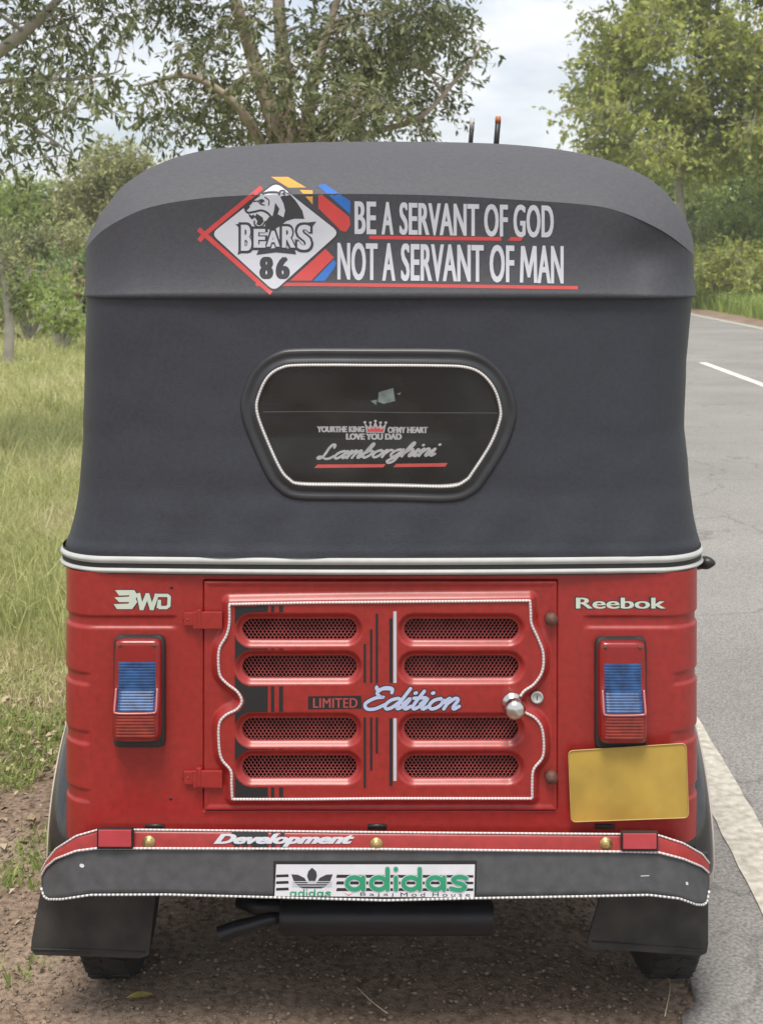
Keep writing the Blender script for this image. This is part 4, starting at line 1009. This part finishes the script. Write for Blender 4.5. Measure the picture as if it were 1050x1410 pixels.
# tree behind the hood: several stems rising out of one base
D = 12.0
def CL(lst, D, dens, flat=1.0, jit=0.6):
    o = []
    for (x, y, r) in lst:
        dd = D+RNG.normal()*jit; R = r*dd/F
        o.append((W(x, y, dd), (R, R*1.3*flat, R*0.85), int(dens*r*r)))
    return o
mid = [(215,8,30),(258,22,30),(300,38,28),(285,82,24),(250,70,20),(205,150,26),(250,168,28),(288,140,26),(228,120,18),(262,112,20),
       (310,120,26),(330,155,38),(380,165,40),(440,155,46),(500,145,48),(548,125,42),(590,60,42),(560,15,46),(500,40,50),(440,40,42),
       (405,85,34),(470,95,48),(540,75,42),(605,15,40),(618,112,20),(640,78,16),(662,62,11),(585,178,18),(612,142,15),(350,100,26),(345,20,30),(575,150,20),(628,40,20),(400,190,40),(470,195,40),(320,190,30)]
mid += [(RNG.uniform(170, 640), RNG.uniform(-420, -40), RNG.uniform(30, 55)) for _ in range(34)]
bx = W(392, 360+F*HC/D, D)
limbs = [([bx, W(392, 380, D), W(385, 205, D), W(352, 90, D), W(322, -10, D-.3), W(300, -160, D-.4)], .13, .03),
         ([W(392, 380, D), W(398, 220, D), W(392, 110, D+.2), W(384, 10, D+.2), W(380, -140, D+.3), W(400, -300, D)], .10, .03),
         ([W(395, 330, D), W(418, 200, D), W(432, 110, D-.2), W(455, 30, D-.2), W(500, -120, D)], .085, .02),
         ([W(400, 300, D), W(450, 190, D+.3), W(520, 110, D+.5), W(590, 40, D+.4)], .06, .012),
         ([W(375, 230, D), W(330, 150, D-.3), W(262, 105, D-.4), W(190, 118, D-.4)], .055, .012),
         ([W(420, 215, D), W(520, 180, D), W(580, 160, D-.2), W(635, 100, D-.2), W(660, 66, D-.2)], .04, .008)]
plant('broadleaf_tree', 'grey green tree with several pale stems rising behind the black hood', 'tree', bx, limbs, CL(mid, D, 0.36), 0.08, 0.36, 0.55, LM['grey'], M_bark, connect=0.75, thin=0.022, per=8)

# tree at the field's near edge whose limbs reach in from the left
D = 9.5
lf = [(30,20,42),(90,28,36),(148,12,30),(60,80,30),(118,72,26),(160,55,16),(20,122,30),(70,118,32),(120,122,26),(148,108,18),(90,150,20),(40,150,26),
      (12,232,15),(45,200,16),(74,196,15),(60,216,11),(5,190,14),(172,20,16)]
lf += [(RNG.uniform(-420, -20), RNG.uniform(-330, 230), RNG.uniform(30, 55)) for _ in range(30)]
lf += [(RNG.uniform(-150, 170), RNG.uniform(-380, -40), RNG.uniform(30, 55)) for _ in range(16)]
bx = W(-240, 360+F*HC/D, D)
limbs = [([bx, W(-235, 420, D), W(-215, 240, D), W(-170, 60, D), W(-120, -200, D)], .17, .06),
         ([W(-215, 250, D), W(-110, 150, D), W(0, 70, D-.1), W(62, 18, D-.2), W(130, -60, D-.2)], .075, .02),
         ([W(-222, 300, D), W(-110, 200, D+.2), W(-20, 150, D+.2), W(40, 172, D+.1), W(100, 212, D)], .04, .006),
         ([W(-60, 115, D), W(30, 110, D), W(110, 108, D), W(158, 100, D)], .025, .006),
         ([W(-210, 230, D), W(-300, 60, D), W(-340, -140, D)], .08, .02)]
plant('broadleaf_tree', 'grey green tree at the field edge with bare limbs reaching over grass', 'tree', bx, limbs, CL(lf, D, 0.24), 0.075, 0.36, 0.6, LM['grey'], M_bark2, connect=0.6, thin=0.016, per=8)

# big tree over the far side of the road
D = 45.0
rt = [(RNG.uniform(815, 1250), RNG.uniform(-60, 215), RNG.uniform(22, 42)) for _ in range(74)]
rt = [c for c in rt if not ((abs(c[0]-940) < 34 and abs(c[1]-108) < 20) or (c[0] < 850 and 40 < c[1] < 75))]
rt += [(800,150,12),(785,175,12),(770,158,8),(830,190,18),(850,215,22),(880,235,24),(815,30,18),(808,80,12),(822,110,16),(870,140,30),(840,160,20),(905,200,34),(960,215,36),(1010,200,40),(830,60,14),(900,30,36),(1000,60,40)]
rt += [(RNG.uniform(800, 1250), RNG.uniform(-300, -60), RNG.uniform(35, 60)) for _ in range(36)]
ext = lambda x, dd: W(x, 360+F*HC/dd, dd)
bx = ext(940, D)
limbs = [([bx, W(941, 330, D), W(936, 240, D), W(960, 120, D), W(990, 0, D), W(1010, -160, D)], .19, .06),
         ([W(936, 240, D), W(900, 160, D-.5), W(855, 100, D-1), W(825, 20, D-1)], .14, .03),
         ([W(948, 180, D), W(1010, 110, D+1), W(1080, 40, D+1)], .16, .04),
         ([W(925, 215, D), W(870, 190, D-1), W(800, 150, D-1), W(768, 155, D-1)], .08, .02)]
plant('roadside_tree', 'tall yellow green tree overhanging the far side of the road', 'tree', bx, limbs, CL(rt, D, 0.56, 1.0, 2.0), 0.22, 0.5, 0.35, LM['yellow'], M_bark2, connect=0.5, thin=0.06)
def simple_tree(name, label, cx, top, bot, d, rad, lm, leaf, dens, group=None, trunk=0.12, bark=M_bark2, n=22, cat_='tree'):
    b = ext(cx, d); cl = []
    for _ in range(n):
        t = RNG.random(); y = top+(bot-top)*t; wv = rad*(0.55+0.45*math.sin(math.pi*min(1, 0.25+t*0.75)))
        cl.append((cx+RNG.uniform(-1, 1)*wv, y, RNG.uniform(0.28, 0.5)*rad))
    limbs = [([b, W(cx+4, (bot+360+F*HC/d)/2, d), W(cx-3, bot, d), W(cx+6, (top+bot)/2, d), W(cx, top, d)], trunk, trunk*0.2)]
    for k in range(4):
        y = bot-(bot-top)*0.12*k; s_ = RNG.choice([-1, 1])
        limbs.append(([W(cx, y, d), W(cx+s_*rad*0.4, y-rad*0.35, d+RNG.normal()*0.5), W(cx+s_*rad*0.8, y-rad*0.8, d+RNG.normal())], trunk*0.45, trunk*0.1))
    return plant(name, label, cat_, b, limbs, CL(cl, d, dens, 1.0, d*0.02), leaf, 0.5, 0.3, lm, bark, group, connect=0.4, thin=trunk*0.3)
simple_tree('roadside_tree', 'dark green tree with thin pale trunk beneath the yellow green crown', 905, 215, 330, 62, 55, LM['dark'], 0.27, 0.5)
simple_tree('roadside_tree', 'deep green leafy tree beyond the far grass verge', 1010, 190, 330, 58, 80, LM['green'], 0.27, 0.5)
simple_tree('roadside_tree', 'olive tree filling the gap behind the far verge bushes', 975, 235, 350, 70, 70, LM['olive'], 0.3, 0.5)
simple_tree('roadside_tree', 'light grey green tree half hidden behind the hood on the road side', 850, 195, 330, 75, 60, LM['mixed'], 0.3, 0.45)
def shrub(label, cx, cy, d, rx, ry, lm, leaf=0.12, dens=0.5, n=14, group='shrubs along the field', name='shrub'):
    b = ext(cx, d); b[2] = 0.0
    cl = [(cx+RNG.uniform(-.8, .8)*rx, cy+RNG.uniform(-.8, .8)*ry, RNG.uniform(.35, .6)*min(rx, ry*1.3)) for _ in range(int(n*1.6))]
    limbs = [([b, W(cx+RNG.uniform(-.5, .5)*rx, cy+ry*.5, d), W(cx+RNG.uniform(-.9, .9)*rx, cy-ry*.6, d)], .05, .01) for _ in range(6)]
    return plant(name, label, 'shrub', b, limbs, CL(cl, d, dens, 1.0, d*0.015), leaf, 0.45, 0.15, lm, M_bark2, group, connect=0.3, thin=.02)
vs = 'shrubs on the far verge'
shrub('yellow green shrub on far verge under the tall overhanging tree', 985, 372, 43, 48, 30, LM['yellow'], 0.15, 0.7, group=vs)
shrub('light green shrub mound between the verge and the deep green tree', 1015, 330, 47, 50, 40, LM['green'], 0.16, 0.65, group=vs)
shrub('bright green spreading shrub on far verge beside road bend', 1058, 375, 41, 50, 34, LM['yellow'], 0.15, 0.7, group=vs)
shrub('dark green shrub on far verge below the thin trunk', 925, 350, 60, 55, 45, LM['dark'], 0.22, 0.6, group=vs)
shrub('dense green shrub on far verge at the forest edge', 1100, 320, 50, 70, 80, LM['green'], 0.22, 0.5, group=vs)
# scrub along the back of the field
shrub('olive green hill of scrub behind the field under the bare limbs', 40, 300, 42, 75, 45, LM['green'], 0.17, 0.5, 18)
shrub('tall dusty olive shrub standing highest behind the hood corner', 150, 265, 40, 60, 60, LM['mixed'], 0.16, 0.5, 20)
shrub('bushy olive shrub merging with the hood edge', 215, 300, 44, 70, 80, LM['olive'], 0.17, 0.45, 18)
shrub('brownish half dry shrub in the middle of the scrub', 95, 345, 34, 60, 35, LM['mixed'], 0.13, 0.55, 16)
shrub('dull green shrub at the foot of the scrub bank', 15, 355, 33, 55, 35, LM['olive'], 0.13, 0.55, 16)
shrub('dry brown brush pile low in front of the scrub', 55, 398, 27, 60, 16, LM['brown'], 0.11, 0.7, 14)
shrub('fresh green low shrub at the back of the grass', 85, 432, 22, 40, 16, LM['green'], 0.09, 0.7, 14)
shrub('pale dry shrub beside the slender dead trunk', -30, 385, 30, 60, 40, LM['mixed'], 0.12, 0.5, 14)
for k, (cx, d, r, lm) in enumerate([(-140, 45, 90, 'green'), (-260, 40, 110, 'mixed'), (320, 55, 80, 'olive'), (430, 60, 80, 'green')]):
    shrub(['wide green shrub further along the field scrub', 'dusty olive thicket at the far end of the scrub', 'olive thicket hidden behind the rickshaw', 'green thicket hidden behind the rickshaw'][k], cx, 310, d, r, 55, LM[lm], 0.2, 0.3, 16)
shrub('thick leafy green bank of brush in front of the dry brush pile', 40, 408, 25, 60, 24, LM['green'], 0.10, 0.75, 16)
shrub('dark leafy green bush against the hood at the back of grass', 112, 395, 28, 45, 36, LM['dark'], 0.11, 0.7, 16)
# slender trunk at the back of the grass
bx = ext(11, 19.0)
plant('slender_tree', 'slender grey trunk with hanging dull leaves at the back of grass', 'tree', bx,
      [([bx, W(13, 450, 19), W(8, 410, 19), W(2, 370, 19), W(-8, 330, 19)], .085, .02), ([W(9, 420, 19), W(25, 395, 19), W(40, 380, 19)], .02, .006), ([W(6, 400, 19), W(-30, 350, 19), W(-60, 320, 19)], .02, .006)],
      CL([(5, 410, 16), (12, 440, 14), (-10, 425, 15), (25, 385, 14), (38, 378, 10), (-30, 350, 25), (0, 345, 22), (-10, 375, 18), (15, 365, 16)], 19, 0.3, 1, .2), 0.10, 0.4, 0.6, LM['grey'], M_bark2, connect=.5, thin=.015)

# far wood closing the view beyond field and road
cl = []
for k in range(150):
    a = RNG.uniform(-0.85, 0.75); dd = RNG.uniform(95, 135); x = dd*math.tan(a)
    if abs(x-RS*dd-4) < 6: dd += 20; x = RS*dd+4+RNG.uniform(-3, 3)
    hgt = RNG.uniform(2.5, 6.0); cl.append((np.array([x, dd, hgt*0.5]), (hgt*0.7, hgt*0.6, hgt*0.55), 420))
Q, TW = foliage(cl, 0.55, 0.55, 0.2)
tag(link('far_wood', soup('far_wood', Q, 4), LM['olive'], smooth=False), 'distant green wood closing off field and road', 'wood', kind='stuff')
# grass blades: one uncountable mass on each side
M_grass = leafmat('pale_green_grass', (0.33, 0.38, 0.14), (0.64, 0.64, 0.30), 0.45)
M_straw = leafmat('straw_grass', (0.51, 0.459, 0.255), (0.782, 0.714, 0.442), 0.35)
def blades(X, Y, Z, h, wd, lean):
    n = len(X); a = RNG.random(n)*2*np.pi; b = RNG.random(n)*2*np.pi
    base = np.stack([X, Y, Z], 1); s = np.stack([np.cos(a), np.sin(a), np.zeros(n)], 1)*wd[:, None]*0.5
    l = np.stack([np.cos(b), np.sin(b), np.zeros(n)], 1)*(lean*h)[:, None]
    m = base+l*0.35+np.array([0, 0, 1])*(h*0.62)[:, None]; t = base+l+np.array([0, 0, 1])*(h*np.sqrt(np.maximum(0.1, 1-lean**2*0.7)))[:, None]
    lo = np.stack([base-s, base+s, m+s*0.75, m-s*0.75], 1); hi = np.stack([m-s*0.75, m+s*0.75, t+s*0.08, t-s*0.08], 1)
    return np.concatenate([lo, hi])
def field(n, dmin, dmax, xl, xr):
    d = 1/(1/dmax+(1/dmin-1/dmax)*RNG.random(n)); Y = d+CY
    X = xl(d)+(xr(d)-xl(d))*RNG.random(n); return X, Y, d
X, Y, d = field(330000, 3.6, 48, lambda d: -0.50*d, lambda d: np.minimum(-0.16*d, -0.8))
g = grassy(X, Y); k = RNG.random(len(X)) < g*(0.35+0.9*fbm(X*0.7+5, Y*0.7)); X, Y, d = X[k], Y[k], d[k]
tall = fbm(X*0.5, Y*0.5+8)
h = (0.05+0.22*tall*sst(0.9, 3.5, Y-1.0))*(0.5+0.9*RNG.random(len(X)))
wd = np.maximum(0.0035, 0.00055*d)*(0.7+0.6*RNG.random(len(X)))
st = RNG.random(len(X)) < 0.16+0.5*(fbm(X*0.9+30, Y*0.9) > 0.52)
Z = ground_z(X, Y)-0.005
for sel, nm, m, lb in ((~st, 'field_grass', M_grass, 'pale green grass covering the field beside the rickshaw'), (st, 'dry_grass', M_straw, 'straw coloured dry stalks mixed into the field grass')):
    V = blades(X[sel], Y[sel], Z[sel], h[sel], wd[sel], 0.25+0.6*RNG.random(sel.sum()))
    tag(link(nm, soup(nm, V, 4), m, smooth=False), lb, 'grass', kind='stuff')
# tall uneven tufts standing out of the field
V = []
for k in range(260):
    dd = 1/RNG.uniform(1/26, 1/5.0); x = RNG.uniform(-0.42, -0.2)*dd; y = dd+CY
    if grassy(np.array([x]), np.array([y]))[0] < 0.6: continue
    m_ = int(RNG.integers(14, 46)); hh_ = RNG.uniform(0.14, 0.42)
    X = x+RNG.normal(size=m_)*0.07; Y = y+RNG.normal(size=m_)*0.07
    V.append(blades(X, Y, ground_z(X, Y), hh_*(0.5+0.6*RNG.random(m_)), np.maximum(0.005, 0.0007*dd)*(0.7+0.8*RNG.random(m_)), 0.15+0.6*RNG.random(m_)))
tag(link('tall_weeds', soup('tall_weeds', np.concatenate(V), 4), M_grass, smooth=False), 'taller green tufts standing unevenly out of the field grass', 'weeds', kind='stuff')
# weeds creeping over the bare earth
X = RNG.uniform(-2.4, -0.72, 60000); Y = RNG.uniform(-0.35, 2.6, 60000); k = RNG.random(60000) < sst(0.50, 0.64, fbm(X*2.3+40, Y*2.3+3))*0.75; X, Y = X[k], Y[k]
V = blades(X, Y, ground_z(X, Y)-0.003, 0.012+0.05*RNG.random(len(X))**2, 0.003+0.004*RNG.random(len(X)), 0.4+0.5*RNG.random(len(X)))
tag(link('weeds', soup('weeds', V, 4), LM['green'], smooth=False), 'low green weeds in patches on the bare roadside earth', 'weeds', kind='stuff')
# far verge
X, Y, d = field(60000, 26, 75, lambda d: 8.5+RS*(d+CY)+0*d, lambda d: 8.5+RS*(d+CY)+0.22*d)
k = RNG.random(len(X)) < sst(8.7, 9.4, X-RS*Y+0.5*(fbm(X, Y*0.3)-0.47)); X, Y, d = X[k], Y[k], d[k]
V = blades(X, Y, 0*X, 0.25+0.5*RNG.random(len(X)), 0.0009*d, 0.2+0.5*RNG.random(len(X)))
tag(link('verge_grass', soup('verge_grass', V, 4), LM['green'], smooth=False), 'bright green tall grass on the far road verge', 'grass', kind='stuff')

# leaf litter at the edge of the grass, grit and pebbles on the earth
M_litter = mat('dead_leaf', (0.17, 0.11, 0.065), 0.8, c2=(0.46, 0.37, 0.26), island=True, spec=0.2)
n = 11000
X = RNG.uniform(-2.6, -0.55, n); Y = RNG.uniform(-0.3, 4.2, n)
pr = np.exp(-((Y-1.75+0.5*(X+1.2))/0.75)**2)+0.10; k = RNG.random(n) < pr; X, Y = X[k], Y[k]
pos = np.stack([X, Y, ground_z(X, Y)+0.004+0.02*RNG.random(len(X))], 1)
a = RNG.random(len(X))*2*np.pi; dr = unit(np.stack([np.cos(a), np.sin(a), 0.35*RNG.normal(size=len(X))], 1))
side = unit(np.cross(dr, np.array([0, 0, 1.0])+0.35*RNG.normal(size=(len(X), 3)))); L = (0.012+0.030*RNG.random((len(X), 1))**1.5)
up = np.cross(side, dr)*L*0.18
V = np.stack([pos, pos+dr*L*0.4+side*L*0.26+up, pos+dr*L, pos+dr*L*0.4-side*L*0.26+up], 1)
tag(link('leaf_litter', soup('leaf_litter', V, 4), M_litter, smooth=False), 'dry fallen leaves scattered where the grass meets bare earth', 'leaves', kind='stuff')
M_peb = mat('grit_stone', (0.17, 0.125, 0.09), 0.9, c2=(0.30, 0.235, 0.18), island=True, spec=0.2)
def pebbles(X, Y, r, z):
    ico = np.array([(0,0,1),(.9,0,.25),(.28,.85,.25),(-.73,.53,.25),(-.73,-.53,.25),(.28,-.85,.25),(0,0,-.6)]); n = len(X)
    fs = [(0,1,2),(0,2,3),(0,3,4),(0,4,5),(0,5,1),(6,2,1),(6,3,2),(6,4,3),(6,5,4),(6,1,5)]
    j = 1+0.35*RNG.normal(size=(n, 7, 1)).clip(-1.5, 1.5); a = RNG.random(n)*2*np.pi
    q = ico[None]*j*r[:, None, None]; c, s_ = np.cos(a)[:, None], np.sin(a)[:, None]
    q = np.stack([q[..., 0]*c-q[..., 1]*s_, q[..., 0]*s_+q[..., 1]*c, q[..., 2]*0.7], -1)+np.stack([X, Y, z], 1)[:, None]
    me = bpy.data.meshes.new('gravel'); f = (np.array(fs)[None]+7*np.arange(n)[:, None, None]).reshape(-1, 3)
    me.vertices.add(n*7); me.vertices.foreach_set('co', q.astype(np.float32).ravel())
    me.loops.add(f.size); me.loops.foreach_set('vertex_index', f.astype(np.int32).ravel())
    me.polygons.add(len(f)); me.polygons.foreach_set('loop_start', np.arange(0, f.size, 3, dtype=np.int32)); me.update(calc_edges=True); return me
n = 42000
X = RNG.uniform(-2.2, 0.75, n); Y = np.abs(RNG.normal(size=n))*1.1-0.35
k = (X < road_left(Y)+0.03*RNG.random(n)) & (RNG.random(n) > 0.8*grassy(X, Y)); X, Y = X[k], Y[k]
r = 0.0012+0.0065*RNG.random(len(X))**5
tag(link('gravel', pebbles(X, Y, r, ground_z(X, Y)+r*0.15), M_peb, smooth=False), 'loose grit and small stones on the bare roadside earth', 'gravel', kind='stuff')
mb = MB(); q = [Vector(P(178+i*6, 1378-2*math.sin(i*.8)*2, 0.115)) for i in range(5)]
def flat_leaf(c, ang, L, wd):
    pts = []
    for i in range(7):
        t = i/6; w_ = wd*math.sin(math.pi*t)**0.8+0.0005; z = c[2]+0.006+0.004*math.sin(math.pi*t)
        x0, y0 = c[0]+(t-.5)*L*math.cos(ang), c[1]+(t-.5)*L*math.sin(ang)
        pts.append([(x0-w_*math.sin(ang), y0+w_*math.cos(ang), z+0.003), (x0, y0, z), (x0+w_*math.sin(ang), y0-w_*math.cos(ang), z+0.003)])
    return pts
yl = (P(192, 1378, 0.13)[0], 0.13, float(ground_z(np.array([-.51]), np.array([.13]))[0]))
mb.grid(flat_leaf(yl, 0.25, 0.055, 0.011))
tag(mb.build('fallen_leaf', mat('yellow_leaf', (0.42, 0.36, 0.10), 0.6, var=0.2), fix=False), 'single yellow green fallen leaf on the earth by the mudflap', 'leaf')
M_stalk = mat('dry_stalk', (0.45, 0.36, 0.24), 0.8)
for (a, b, c_, lb) in (((905, 1345), (922, 1362), (915, 1408), 'curved dry grass stalk lying at the broken asphalt edge'), ((492, 1368), (510, 1386), (533, 1404), 'thin dry stalk lying on the shaded earth under the bumper')):
    pts = [np.array((0, 0, 0.0))]*0
    for (u, v) in (a, b, c_):
        dd = HC*F/(v-360); pts.append(np.array([(u-525)*dd/F, dd+CY, 0.012]))
    tag(MB().tube(catmull(pts, 6), 0.0013, 5).build('dry_stalk', M_stalk), lb, 'stalk')

# ------------------------------------------------------------------ volume added to brighten the far trees: haze
hz = MB().box((0, 55, 13.5), (260, 220, 33)).build('lift_haze', bpy.data.materials.new('lift_haze_air'), smooth=False)
m = hz.data.materials[0]; m.use_nodes = True; m.node_tree.nodes.clear()
v_ = m.node_tree.nodes.new('ShaderNodeVolumePrincipled'); o_ = m.node_tree.nodes.new('ShaderNodeOutputMaterial')
v_.inputs['Color'].default_value = (0.93, 0.95, 0.97, 1); v_.inputs['Density'].default_value = 0.0012; v_.inputs['Anisotropy'].default_value = 0.2
m.node_tree.links.new(v_.outputs[0], o_.inputs['Volume'])
tag(hz, kind='stuff')
